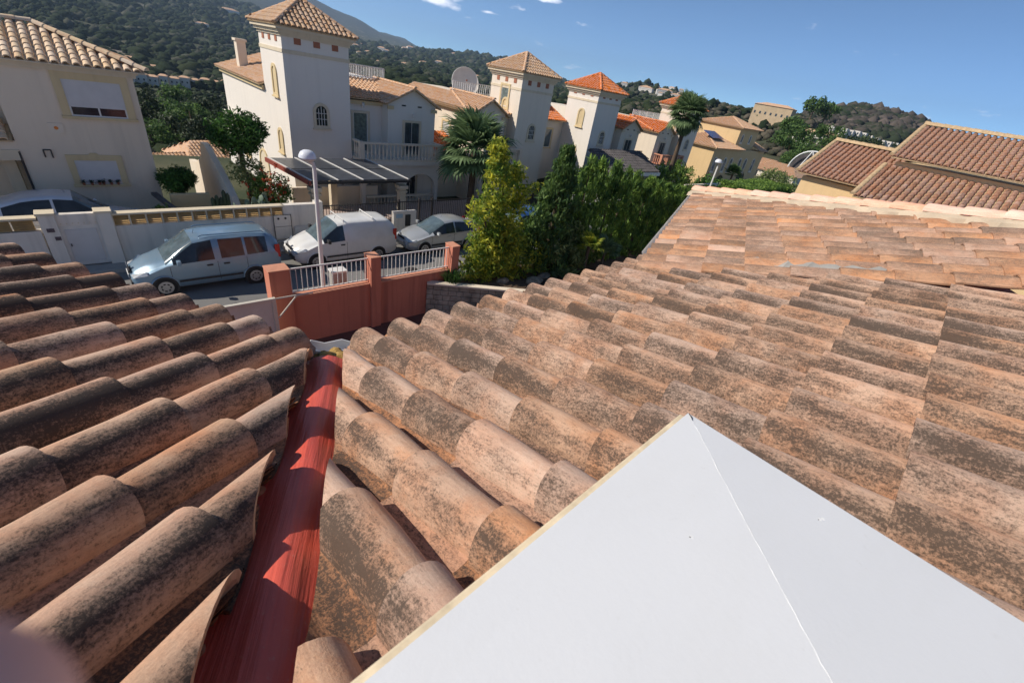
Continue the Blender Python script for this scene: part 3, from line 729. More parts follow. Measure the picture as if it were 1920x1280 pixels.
def hip4(parent,x0,x1,y0,y1,z,hgt,mat,a=.26,b=.36,faces='SWEN',topz=None,rmat=None,deckmat=None,ov=.02):
    """hipped roof on a rectangle, ridge along the longer side; returns nothing"""
    w,d=x1-x0,y1-y0
    if abs(w-d)<.2: r0=r1=V(((x0+x1)/2,(y0+y1)/2,z+hgt))
    elif w>d: r0=V((x0+d/2,(y0+y1)/2,z+hgt)); r1=V((x1-d/2,(y0+y1)/2,z+hgt))
    else: r0=V(((x0+x1)/2,y0+w/2,z+hgt)); r1=V(((x0+x1)/2,y1-w/2,z+hgt))
    c=[V((x0,y0,z)),V((x1,y0,z)),V((x1,y1,z)),V((x0,y1,z))]
    def fc(p,q,rp,rq):
        u=(q-p).normalized(); v=(rp-p); v=(v-u*v.dot(u)).normalized()
        poly=[(0,0),((q-p).length,0),((rq-p).dot(u),(rq-p).dot(v))]
        if (rp-rq).length>.01: poly.append(((rp-p).dot(u),(rp-p).dot(v)))
        slope(parent,p,u,v,poly,mat,a,b,deckmat=deckmat)
    if w>=d-.2:
        if 'S' in faces: fc(c[0],c[1],r0,r1)
        if 'N' in faces: fc(c[2],c[3],r1,r0)
        if 'W' in faces: fc(c[3],c[0],r0,r0)
        if 'E' in faces: fc(c[1],c[2],r1,r1)
        H=[(c[0],r0),(c[3],r0),(c[1],r1),(c[2],r1),(r0,r1)]
    else:
        if 'S' in faces: fc(c[0],c[1],r0,r0)
        if 'N' in faces: fc(c[2],c[3],r1,r1)
        if 'W' in faces: fc(c[3],c[0],r1,r0)
        if 'E' in faces: fc(c[1],c[2],r0,r1)
        H=[(c[0],r0),(c[1],r0),(c[2],r1),(c[3],r1),(r0,r1)]
    for p,q in H:
        if (p-q).length>.3: ridge(parent,p+V((0,0,.05)),q+V((0,0,.05)),rmat or mat)
def arch_poly(xc,z0,z1,w,axis,pos,n=10):
    """arched outline in a vertical plane; axis 'y' -> plane y=pos spans x"""
    pts=[(xc-w/2,z0),(xc+w/2,z0)]; r=w/2; zc=z1-r
    pts+=[(xc+r*math.cos(t),zc+r*math.sin(t)) for t in np.linspace(0,math.pi,n)]
    return [(x,pos,z) if axis=='y' else (pos,x,z) for x,z in pts]
def arch_window(parent,c,z0,z1,w,axis,pos,out,trim,glass=None,bars=True,name='window'):
    """outer surround prism, glass and bars; out = outward sign"""
    d=(0,out*.06,0) if axis=='y' else (out*.06,0,0); t=.14
    fr=MB()
    o_=arch_poly(c,z0-t,z1+t,w+2*t,axis,pos,12); i_=arch_poly(c,z0,z1,w,axis,pos,12)
    D=V(d); n=len(o_); P=[V(p) for p in o_]+[V(p) for p in i_]+[V(p)+D for p in o_]+[V(p)+D for p in i_]
    F=[]
    for k in range(n):
        m=(k+1)%n; F+=[(k,m,2*n+m,2*n+k),(2*n+k,2*n+m,3*n+m,3*n+k),(3*n+k,3*n+m,n+m,n+k)]
    fr.add(P,F); f=fr.build(name,trim,parent)
    g=MB(); g.prism([V(p)+D*.2 for p in arch_poly(c,z0,z1,w-.001,axis,pos,12)],D*.1); g.build('pane',glass or M['glass'],f)
    sm=MB()
    if axis=='y': sm.box((c-w/2-.2,pos+min(0,out*.12),z0-t-.07),(c+w/2+.2,pos+max(0,out*.12),z0-t))
    else: sm.box((pos+min(0,out*.12),c-w/2-.2,z0-t-.07),(pos+max(0,out*.12),c+w/2+.2,z0-t))
    sm.build('sill',trim,f)
    if bars:
        bb=MB()
        for k in (-1,0,1):
            q=c+k*w/4; a=V((q,pos,z0)) if axis=='y' else V((pos,q,z0)); bb.tube([a+D*.6,a+D*.6+V((0,0,(z1-z0)*(1 if k==0 else .86)))],.018,5)
        for hz in (.33,.62):
            zz=z0+(z1-z0)*hz; a=V((c-w/2,pos,zz)) if axis=='y' else V((pos,c-w/2,zz)); b=V((c+w/2,pos,zz)) if axis=='y' else V((pos,c+w/2,zz)); bb.tube([a+D*.6,b+D*.6],.015,5)
        bb.build('bars',M['white_metal'],f)
    return f
def rect_window(parent,x0,x1,z0,z1,y,trim,glass,t=.14,out=-1,panes=2,name='window',shutter=None,keystone=False,sill=True,bars=0,plane='y'):
    sw=(lambda x,yy,z:(x,yy,z)) if plane=='y' else (lambda x,yy,z:(yy,x,z))
    fr=MB(); e=.055*out
    def bx(m,a,b):
        p,q=sw(*a),sw(*b); m.box(tuple(min(i,j) for i,j in zip(p,q)),tuple(max(i,j) for i,j in zip(p,q)))
    if t:
        bx(fr,(x0-t,y,z0),(x0,y+e,z1)); bx(fr,(x1,y,z0),(x1+t,y+e,z1)); bx(fr,(x0-t,y,z1),(x1+t,y+e,z1+t))
        if keystone: fr.prism([sw((x0+x1)/2-.16,y,z1+t),sw((x0+x1)/2+.16,y,z1+t),sw((x0+x1)/2+.09,y,z1+t+.07),sw((x0+x1)/2-.09,y,z1+t+.07)],V(sw(0,e,0)))
        if sill: bx(fr,(x0-t-.04,y,z0-.09),(x1+t+.04,y+e*1.8,z0))
    f=fr.build(name,trim,parent)
    g=MB(); bx(g,(x0,y+e*.05,z0),(x1,y+e*.15,z1)); g.build('pane',glass,f)
    fm=MB(); zt=z1
    if shutter is not None: zt=z0+(z1-z0)*shutter
    s=.05
    if zt-z0>.1:
        bx(fm,(x0,y+e*.2,z0),(x1,y+e*.5,z0+s)); 
        for k in range(panes+1):
            xx=x0+(x1-x0-s)*k/panes; bx(fm,(xx,y+e*.2,z0+s),(xx+s,y+e*.5,zt))
        fm.build('frame',M['white_metal'],f)
    if shutter is not None:
        sh=MB(); n=int((z1-zt)/.055)
        for k in range(n): 
            za=zt+(z1-zt)*k/n; zb=zt+(z1-zt)*(k+.86)/n; bx(sh,(x0,y+e*.2,za),(x1,y+e*.62,zb)); bx(sh,(x0,y+e*.2,zb),(x1,y+e*.5,zt+(z1-zt)*(k+1)/n))
        sh.build('shutter',M['shutter'],f)
    if bars:
        bb=MB()
        for k in range(bars):
            xx=x0+(x1-x0)*(k+.5)/bars; p=sw(xx,y+e*1.3,z0+.02); q=sw(xx,y+e*1.3,z1-.02); bb.tube([p,q],.014,5)
        bb.build('bars',M['dark_metal'],f)
    return f
def balustrade(parent,a,b,z0,h,n,mat,name='balustrade',endposts=(1,1),individual=True):
    a=V((a[0],a[1],z0)); b=V((b[0],b[1],z0)); d=(b-a).normalized(); L=(b-a).length; s=V((-d.y,d.x,0))
    mb=MB()
    mid=(a+b)/2
    mb.obox(mid+V((0,0,h-.05)),d*(L/2),s*.10,V((0,0,.05))); mb.obox(mid+V((0,0,.05)),d*(L/2),s*.09,V((0,0,.05)))
    for k,q in enumerate((a,b)):
        if endposts[k]: mb.obox(q+V((0,0,h/2)),d*.13,s*.13,V((0,0,h/2+.02)))
    rail=mb.build(name,mat,parent)
    prof=[(.055,0),(.055,.06),(.03,.12),(.07,.3),(.06,.42),(.032,.62),(.03,.7),(.055,.76),(.055,.8)]
    sc=(h-.18)/.8; me=None
    for k in range(n):
        p=a+d*(L*(k+.5)/n)
        if me is None:
            m=MB(); m.lathe((0,0,0),[(r,z*sc) for r,z in prof],8); me=m.mesh('baluster_mesh',[mat],True)
        o=link('baluster',me,rail); o.matrix_basis=Matrix.Translation(p+V((0,0,.1)))
    return rail
def white_railing(parent,a,b,z0,h,mat,n,name='railing'):
    a=V((a[0],a[1],z0)); b=V((b[0],b[1],z0)); mb=MB(); d=(b-a)
    mb.tube([a+V((0,0,h)),b+V((0,0,h))],.03,6); mb.tube([a+V((0,0,.1)),b+V((0,0,.1))],.025,6)
    for k in range(n+1):
        p=a+d*k/n; mb.tube([p+V((0,0,.0)),p+V((0,0,h))],.024 if k%8 else .035,5)
    return mb.build(name,mat,parent)
def wall_lamp(parent,x,y,z):
    mb=MB(); mb.box((x-.05,y-.12,z-.02),(x+.05,y,z+.02)); mb.lathe((x,y-.16,z-.16),[(.03,0),(.07,.05),(.09,.2),(.02,.27)],8); return mb.build('wall_lamp',M['white_metal'],parent)
# ================================================================ VILLAS ACROSS THE STREET
def villa(label,x0,x1,tower,wall,towerwall,trim,roofm,rdark,px_gable,eave=5.55,tz_=8.3,detail=True,ground=-.6,balcm=None,rail=True,TW=3.3,gz=6.35):
    """x0..x1 plan extent, tower 'L' or 'R'; street front about y=26"""
    h=thing('villa',label,'villa',((x0+x1)/2,28,0))
    tx0,tx1=(x0,x0+TW) if tower=='L' else (x1-TW,x1)
    mb=MB(); mb.box((tx0,26,ground),(tx1,29.4,tz_-.25)); tw=mb.build('tower_wall',towerwall,h)
    mb=MB()
    for (e,za,zb) in ((.03,7.2,7.36),(.06,tz_-.42,tz_-.3),(.16,tz_-.3,tz_-.16),(.28,tz_-.16,tz_-.03)):
        mb.box((tx0-e,26-e,za),(tx1+e,29.4+e,zb))
    mb.build('cornice',M['trimp'] if trim is M['trim'] else trim,h)
    for k in range(3):
        xx=tx0+TW*(.22+.28*k)-.15; MB().box((xx,25.975,7.62),(xx+.32,26.0,7.94)).build('terracotta_square',M['terra_sq'],tw)
        yy=26+3.4*(.22+.28*k)-.15; MB().box((tx0-.025,yy,7.62),(tx0,yy+.3,7.94)).build('terracotta_square',M['terra_sq'],tw)
    hip4(h,tx0-.36,tx1+.36,25.64,29.76,tz_,1.25,rdark,.25,.34,rmat=roofm,deckmat=M['eave'])
    arch_window(h,(tx0+tx1)/2+.02,4.1,5.05,.58,'y',26,-1,M['trimp'],M['glass'])
    if tower=='L' or detail:
        arch_window(h,27.5,5.3,6.5,.5,'x',tx0,-1,M['trim'],M['trim'],bars=False)
        if tower=='L': arch_window(h,27.55,2.5,3.5,.5,'x',tx0,-1,M['trim'],M['trim'],bars=False)
    # main body
    if tower=='L': bx0,bx1=tx1,x1; gx0,gx1=px_gable
    else: bx0,bx1=x0,tx0; gx0,gx1=px_gable
    rec=(bx0,gx0) if tower=='L' else (gx1,bx1)
    mb=MB(); mb.box((bx0,27.0,ground),(bx1,36,eave-.18)); mb.build('wall',wall,h)
    mb=MB(); gm=(gx0+gx1)/2
    mb.prism([(gx0,26.2,ground),(gx1,26.2,ground),(gx1,26.2,eave),(gm,26.2,gz),(gx0,26.2,eave)],(0,.795,0)); mb.build('gable_wall',wall,h)
    for xx in (gm-.75,gm+.35): MB().box((xx,26.185,5.42),(xx+.28,26.2,5.5)).build('vent',M['glass'],h)
    # cornice under the eaves
    mb=MB(); mb.box((rec[0],26.86,eave-.32),(rec[1],27.0,eave-.12)); mb.box((bx0 if tower=='R' else bx1-.02,27.1,eave-.3),(bx0-.12 if tower=='R' else bx1+.1,36,eave-.14)) ; mb.build('cornice',trim,h)
    # roofs: front slope up to a terrace, side slopes, cross gable
    p=.19; y0=26.65; yt=30.6; zt=eave+ (yt-y0)*p
    ux0,ux1=bx0-(.35 if tower=='R' else 0),bx1+(.35 if tower=='L' else 0)
    if tower=='L': poly=[(0,0),(ux1-ux0,0),(ux1-ux0-1.5,4.02),(0,4.02)]
    else: poly=[(0,0),(ux1-ux0,0),(ux1-ux0,4.02),(1.5,4.02)]
    slope(h,(ux0,y0,eave),(1,0,0),(0,1,p),poly,roofm,.25,.36,deckmat=M['eave'])
    if tower=='R':
        sp=(zt-eave)/1.5; slope(h,(ux0,36,eave),(0,-1,0),(1,0,sp),[(0,0),(36-y0,0),(36-yt,1.68),(0,1.68)],roofm,.25,.36,deckmat=M['eave'])
        ridge(h,(ux0,y0,eave+.05),(ux0+1.5,yt,zt+.05),roofm)
    else:
        sp=(zt-eave)/1.5; slope(h,(ux1,y0,eave),(0,1,0),(-1,0,sp),[(0,0),(36-y0,0),(36-y0,1.68),(yt-y0,1.68)],roofm,.25,.36,deckmat=M['eave'])
        ridge(h,(ux1,y0,eave+.05),(ux1-1.5,yt,zt+.05),roofm)
    gs=(gz-eave)/((gx1-gx0)/2); L_=math.hypot(gm-gx0+.3,(gm-gx0+.3)*gs)
    yback=y0+(gz-eave)/p+.4
    slope(h,(gx0-.3,25.9,eave-.3*gs+.05),(0,1,0),(1,0,gs),[(0,0),(yback-25.9,0),(yback-25.9,L_),(0,L_)],roofm,.25,.36,deckmat=M['eave'])
    slope(h,(gx1+.3,yback,eave-.3*gs+.05),(0,-1,0),(-1,0,gs),[(0,0),(yback-25.9,0),(yback-25.9,L_),(0,L_)],roofm,.25,.36,deckmat=M['eave'])
    ridge(h,(gm,25.9,gz+.12),(gm,yback,gz+.12),roofm)
    mb=MB()
    for sx,xx in ((1,gx0),(-1,gx1)):
        mb.box((xx-.06 if sx>0 else xx-.32,26.08,eave-.34),(xx+.32 if sx>0 else xx+.06,26.2,eave-.16))
    mb.build('cornice',trim,h)
    # terrace parapet behind the roof
    mb=MB(); ta,tb=(bx0,bx1-1.2) if tower=='L' else (bx0+1.2,bx1)
    mb.box((ta,yt,eave-.2),(tb,36,zt+.02)); mb.build('terrace',wall,h)
    if rail: white_railing(h,(ta,yt+.1),(tb+(0 if tower=='L' else 2.4),yt+.1),zt+.03,.72,M['white'],int((tb-ta)/.12)+4)
    # openings
    dx=(rec[0]+rec[1])/2
    rect_window(h,dx-.62,dx+.28,2.65,4.75,27.0,M['trimp'],M['curtain'],t=.13,panes=1,sill=False,name='balcony_door')
    wall_lamp(h,dx-.05,27,5.25)
    rect_window(h,gm-.55,gm+.5,2.65,4.55,26.2,M['trimp'],M['glass_b'],t=.13,panes=2,sill=False,bars=9)
    wall_lamp(h,gm,26.2,5.0)
    # balcony
    ba,bb=(min(rec[0],gx0)+.15,gx1-.2) if tower=='L' else (gx0+.2,max(rec[1],gx1)-.1)
    mb=MB(); mb.box((ba-.1,24.95,2.28),(bb+.1,26.99 if False else 26.19,2.52)); mb.box((rec[0],26.2,2.28),(rec[1],26.99,2.52)); mb.build('balcony_floor',wall,h)
    bm_=balcm or M['wallB']
    balustrade(h,(ba,25.05),(bb,25.05),2.52,1.02,int((bb-ba)/.235),bm_)
    balustrade(h,(ba,26.0),(ba,25.05),2.52,1.02,4,bm_,endposts=(0,0)); balustrade(h,(bb,26.0),(bb,25.05),2.52,1.02,4,bm_,endposts=(0,0))
    # arcade under the balcony
    mb=MB(); ya,yb=25.1,25.4; n=2; W=(bb-ba)/n
    for k in range(n):
        xa,xb=ba+k*W,ba+(k+1)*W; c=(xa+xb)/2; r=W/2-.22; zc=1.75-min(r,.9)
        top=[(c+r*math.cos(t),zc+min(r,.9)*math.sin(t)) for t in np.linspace(0,math.pi,13)]
        for q in range(12):
            (ax_,az_),(bx_,bz_)=top[q],top[q+1]; mb.prism([(ax_,ya,az_),(ax_,ya,2.28),(bx_,ya,2.28),(bx_,ya,bz_)],(0,.3,0))
        mb.box((xa,ya,ground),(c-r,yb,2.28)); mb.box((c+r,ya,ground),(xb,yb,2.28))
    mb.build('arcade',wall,h)
    balustrade(h,(ba+.3,25.25),(bb-.3,25.25),ground+.1,.95,int((bb-ba)/.25),bm_,endposts=(0,0))
    rect_window(h,gm-.5,gm+.4,-.1,1.5,26.2,M['trimp'],M['glass'],t=.1,sill=False)
    return h
vA=villa('white villa with tall tower, nearest across the street, behind the solar carport',8.4,17.4,'L',M['wallA_tower'],M['wallA_tower'],M['trim'],M['roofA'],M['roofA_dark'],(14.1,17.4))
# side wing of the nearest villa
mb=MB(); mb.box((8.4,29.4,-3),(13.5,38.3,5.28)); mb.box((8.05,36.2,-3),(8.4,38.3,2.9)); mb.build('side_wing_wall',M['wallA_tower'],vA)
slope(vA,(8.1,38.7,5.45),(0,-1,0),(1,0,.36),[(0,0),(9.3,0),(9.3,3.6),(0,3.6)],M['roofA'],.25,.36,deckmat=M['eave'])
mb=MB(); mb.box((8.26,29.45,5.2),(8.4,38.4,5.42)); mb.build('cornice',M['trim'],vA)
mb=MB(); mb.box((8.75,35.2,5.4),(9.25,35.75,7.15)); mb.box((8.68,35.13,7.15),(9.32,35.82,7.28)); mb.build('chimney',M['wallB'],vA,label='slim square chimney on the side wing')
arch_window(vA,34.6,.8,2.6,.9,'x',8.4,-1,M['trim'],M['trim'],bars=False)
arch_window(vA,31.2,.2,1.7,1.5,'x',8.4,-1,M['trim'],M['trimp'],bars=False)
vB=villa('peach villa with brown-tiled tower, second across the street, behind the fan palm',20.6,27.7,'R',M['wallB'],M['wallA'],M['trim'],M['roofA'],M['roofA_dark'],(20.6,23.4),tz_=8.35)
rect_window(vB,27.3,28.1,6.0,7.35,24.4,M['trim'],M['curtain'],t=.14,out=-1,panes=1,sill=False,name='terrace_door',plane='x')
rect_window(vB,29.0,29.9,3.1,4.4,20.6,M['trim'],M['shutter'],t=.14,out=-1,panes=1,plane='x')
mb=MB(); mb.box((17.7,27.5,-.5),(20.6,33,2.5)); mb.build('porch_wall',M['wallB'],vB)
slope(vB,(17.6,26.9,2.5),(1,0,0),(0,1,.42),[(0,0),(3,0),(3,3),(0,3)],M['roofO'],.25,.36,deckmat=M['eave'])
vC=villa('white villa with orange-tiled tower behind the dark slate carport',33.4,41.4,'L',M['wallA'],M['wallA_tower'],M['trimp'],M['roofO'],M['roofO'],(38.3,41.3),tz_=8.15,balcm=M['terra_cap'])
vD=villa('cream villa with orange-tiled tower, left of the tall slender palm',44.8,52.8,'R',M['wallB'],M['wallA'],M['trimp'],M['roofO'],M['roofO'],(44.8,47.9),tz_=8.1,balcm=M['terra_cap'])
mb=MB(); mb.box((28.9,29.4,-1),(33.4,37,5.2)); mb.build('side_wing_wall',M['wallA'],vC)
slope(vC,(28.6,28.9,5.3),(1,0,0),(0,1,.4),[(0,0),(4.8,0),(4.8,4),(0,4)],M['roofO'],.25,.36,deckmat=M['eave'])
rect_window(vC,31.3,32.1,3.0,4.5,29.4,M['trim'],M['glass_b'],panes=1)
mb=MB(); mb.obox((31.5,31.2,6.6),(1.2,0,0),(0,.7,.35),(0,-.015,.03)); mb.build('solar_panel',M['solar'],vC)
# satellite dish
t_=thing('satellite_dish','large round grey satellite dish behind the white terrace railing','satellite dish',(23.0,31.6,6.9))
mb=MB(); P=[];c0=V((23.6,31.7,6.95)); ax=V((-.35,-.75,.25)).normalized(); a1=ax.cross(V((0,0,1))).normalized(); a2=a1.cross(ax)
for k in range(9):
    for j in range(32):
        q=2*math.pi*j/32; r=1.05*k/8; P.append(c0+(a1*math.cos(q)+a2*math.sin(q))*r+ax*(.22*(r/1.05)**2))
mb.add(P,[(k*32+j,k*32+(j+1)%32,(k+1)*32+(j+1)%32,(k+1)*32+j) for k in range(8) for j in range(32)]); mb.build('dish',plain('dish_grey',(.66,.62,.57),.6,var=.04),t_,smooth=True)
ring=[c0+(a1*math.cos(q)+a2*math.sin(q))*1.05+ax*.22 for q in np.linspace(0,2*math.pi,33)]
MB().tube(ring,.025,6).build('rim',M['white_metal'],t_); MB().tube([c0-a2*.9+ax*.2,c0+ax*.75],.015,5).build('feed_arm',M['white_metal'],t_); MB().obox(c0+ax*.75,a1*.05,a2*.05,ax*.06).build('feed_horn',M['terra_sq'],t_)
MB().tube([c0,c0-ax*.2,(c0.x,c0.y+.2,6.4)],.05,8).build('mast',M['white_metal'],t_)
# ---------------------------------------------------------------- ochre villa further along
vE=thing('villa','ochre villa with a raised block and rows of small arched windows, far along the street','villa',(67,29,0))
mb=MB(); mb.box((59,26,-.6),(76,33,4.4)); mb.box((67,27,4.4),(73.5,33,7.0)); mb.build('wall',M['ochre'],vE)
hip4(vE,58.6,67.5,25.6,33.4,4.45,1.3,M['roofA'],.3,.4,deckmat=M['eave']); hip4(vE,66.7,73.9,26.6,33.4,7.0,1.1,M['roofA'],.3,.4,deckmat=M['eave'])
slope(vE,(73.5,25.6,4.45),(1,0,0),(0,1,.35),[(0,0),(3,0),(3,4),(0,4)],M['roofA'],.3,.4,deckmat=M['eave'])
for k in range(6):
    x=60.2+k*2.5+.5*(k%2); arch_window(vE,x,1.7,3.3,.75,'y',26,-1,M['wallA'],M['glass_b'],bars=False)
for k in range(2): arch_window(vE,68.4+k*2.8,5.3,6.2,.5,'y',27,-1,M['wallA'],M['glass_b'],bars=False)
arch_window(vE,70.5,-.6,1.6,3.2,'y',26,-1,M['ochre'],M['glass'],bars=False); arch_window(vE,63.5,-.6,1.2,3.0,'y',26,-1,M['ochre'],M['glass'],bars=False)
MB().obox((62.0,28.2,5.75),(1.6,0,0),(0,.8,.32),(0,-.01,.03)).build('solar_panel',plain('blue_solar',(.06,.08,.2),.2),vE)
# ================================================================ HOUSE ON THE LEFT (two storeys, tan)
hL=thing('tan_house','tan two-storey house on the left with pale barrel-tile hip roof','house',(0,26,0))
mb=MB(); mb.box((-1.6,24,.0),(2.2,28.8,5.72)); mb.box((-8,25.3,0),(-1.6,28.8,5.72)); mb.box((-8,24.0,4.9),(-1.6,25.3,5.72)); mb.box((-8,24,2.95),(-1.6,25.3,3.25)); mb.box((-8,24,-.5),(2.2,28.8,0)); mb.build('wall',M['wallH'],hL)
mb=MB(); mb.box((-8.1,23.90,5.62),(2.3,24.0,5.74)); mb.box((2.2,24,5.62),(2.3,28.8,5.74)); mb.box((-8.2,23.82,5.74),(2.38,28.95,5.82)); mb.build('cornice',M['trimp'],hL)
# hip roof, individual tiles on the visible front slope
ang=.35; sl_h=2.7
slope(hL,(-8.4,23.72,5.84),(1,0,0),(0,1,ang),[(0,0),(11.0,0),(11.0-sl_h,sl_h*1.06),(0,sl_h*1.06)],M['roofH'],.28,.36,individual=True,deckmat=M['trimp'],label='front slope with pale rounded tiles')
slope(hL,(2.6,23.72,5.84),(0,1,0),(-1,0,ang),[(0,0),(5.4,0),(2.7,sl_h*1.06)],M['roofA'],.28,.36,deckmat=M['eave'])
for k in range(9):
    a=V((2.66,23.66,5.95)); b=V((2.6-sl_h,23.72+sl_h,5.84+sl_h*ang+.1)); p=a+(b-a)*(k/9); q=a+(b-a)*((k+1.06)/9)
    ridge(hL,p,q,M['roofH'],.12,'hip_tile',2)
for k in range(16):
    x=2.6-sl_h-k*.42; ridge(hL,(x,23.72+sl_h,5.84+sl_h*ang+.1),(x-.45,23.72+sl_h,5.84+sl_h*ang+.1),M['roofH'],.12,'ridge_tile',2)
rect_window(hL,.13,1.75,4.18,5.38,24,M['trim'],M['glass'],t=.24,shutter=.26,keystone=True,panes=2)
rect_window(hL,-.25,.98,1.72,2.62,24,M['trim'],M['glass'],t=.2,shutter=.0,keystone=True)
mb=MB(); mb.box((-.62,23.97,3.62),(-.22,24,3.9)); mb.add([(-.62,23.97,3.62),(-.22,23.97,3.62),(-.42,23.97,3.50),(-.62,24,3.62),(-.22,24,3.62),(-.42,24,3.50)],[(0,2,1),(3,4,5),(0,1,4,3),(1,2,5,4),(2,0,3,5)]); al=mb.build('alarm_box',M['wallB'],hL,label='small shield-shaped alarm box with orange emblem')
MB().lathe((-.42,23.965,3.74),[(.06,.0),(.06,.004)],12,axis='y').build('emblem',plain('orange_emblem',(.7,.22,.04),.6),al)
mb=MB(); mb.tube([(-.98,23.96,2.98),(-.98,23.96,2.72)],.02,6); mb.tube([(-.78,23.96,2.98),(-.78,23.96,2.70)],.02,6); mb.tube([(-.98,23.96,2.98),(-.78,23.96,2.98)],.02,6); mb.build('wall_bracket',M['dark_metal'],hL)
slope(hL,(-3.4,23.85,3.28),(1,0,0),(0,1,.5),[(0,0),(1.75,0),(1.75,.9),(0,.9)],M['roofH'],.28,.36,individual=True,deckmat=M['eave'])
mb=MB(); mb.box((-2.2,24.6,0.0),(-1.85,25.0,2.95)); mb.build('porch_column',M['trimp'],hL)
mb=MB(); mb.box((-3.6,23.95,2.6),(-1.6,24.3,2.95)); mb.build('porch_lintel',M['trimp'],hL)
MB().tube([(-1.62,23.98,.5),(-1.62,23.98,2.9)],.035,6).build('downpipe',M['dark_metal'],hL)
for k,x in enumerate((-.19,.05,.27,.40,.63,.84)):
    pp=thing('flower_pot',['small black flower pot at the left end of the lower shuttered window sill','second flower pot from the left on the lower window sill','third flower pot from the left on the lower window sill','fourth flower pot from the left on the lower window sill','second flower pot from the right on the lower window sill','flower pot at the right end of the lower window sill'][k],'flower pot',(x,23.9,1.72),'flower pots on the window sill of the tan house')
    MB().lathe((x,23.89,1.71),[(.035,0),(.05,.09),(.055,.1)],8).build('pot',M['terra_sq'],pp)
    mb=MB(); 
    for q in range(40):
        c=V((x,23.89,1.85))+V((random.gauss(0,.035),random.gauss(0,.035),random.gauss(0,.03))); d1=V((random.gauss(0,1),random.gauss(0,1),random.gauss(0,1))).normalized()*.02; d2=d1.cross(V((random.random(),random.random(),1))).normalized()*.02
        mb.add([c-d1-d2,c+d1-d2,c+d1+d2,c-d1+d2],[(0,1,2,3)])
    mb.build('plant',M['cactus'],pp)
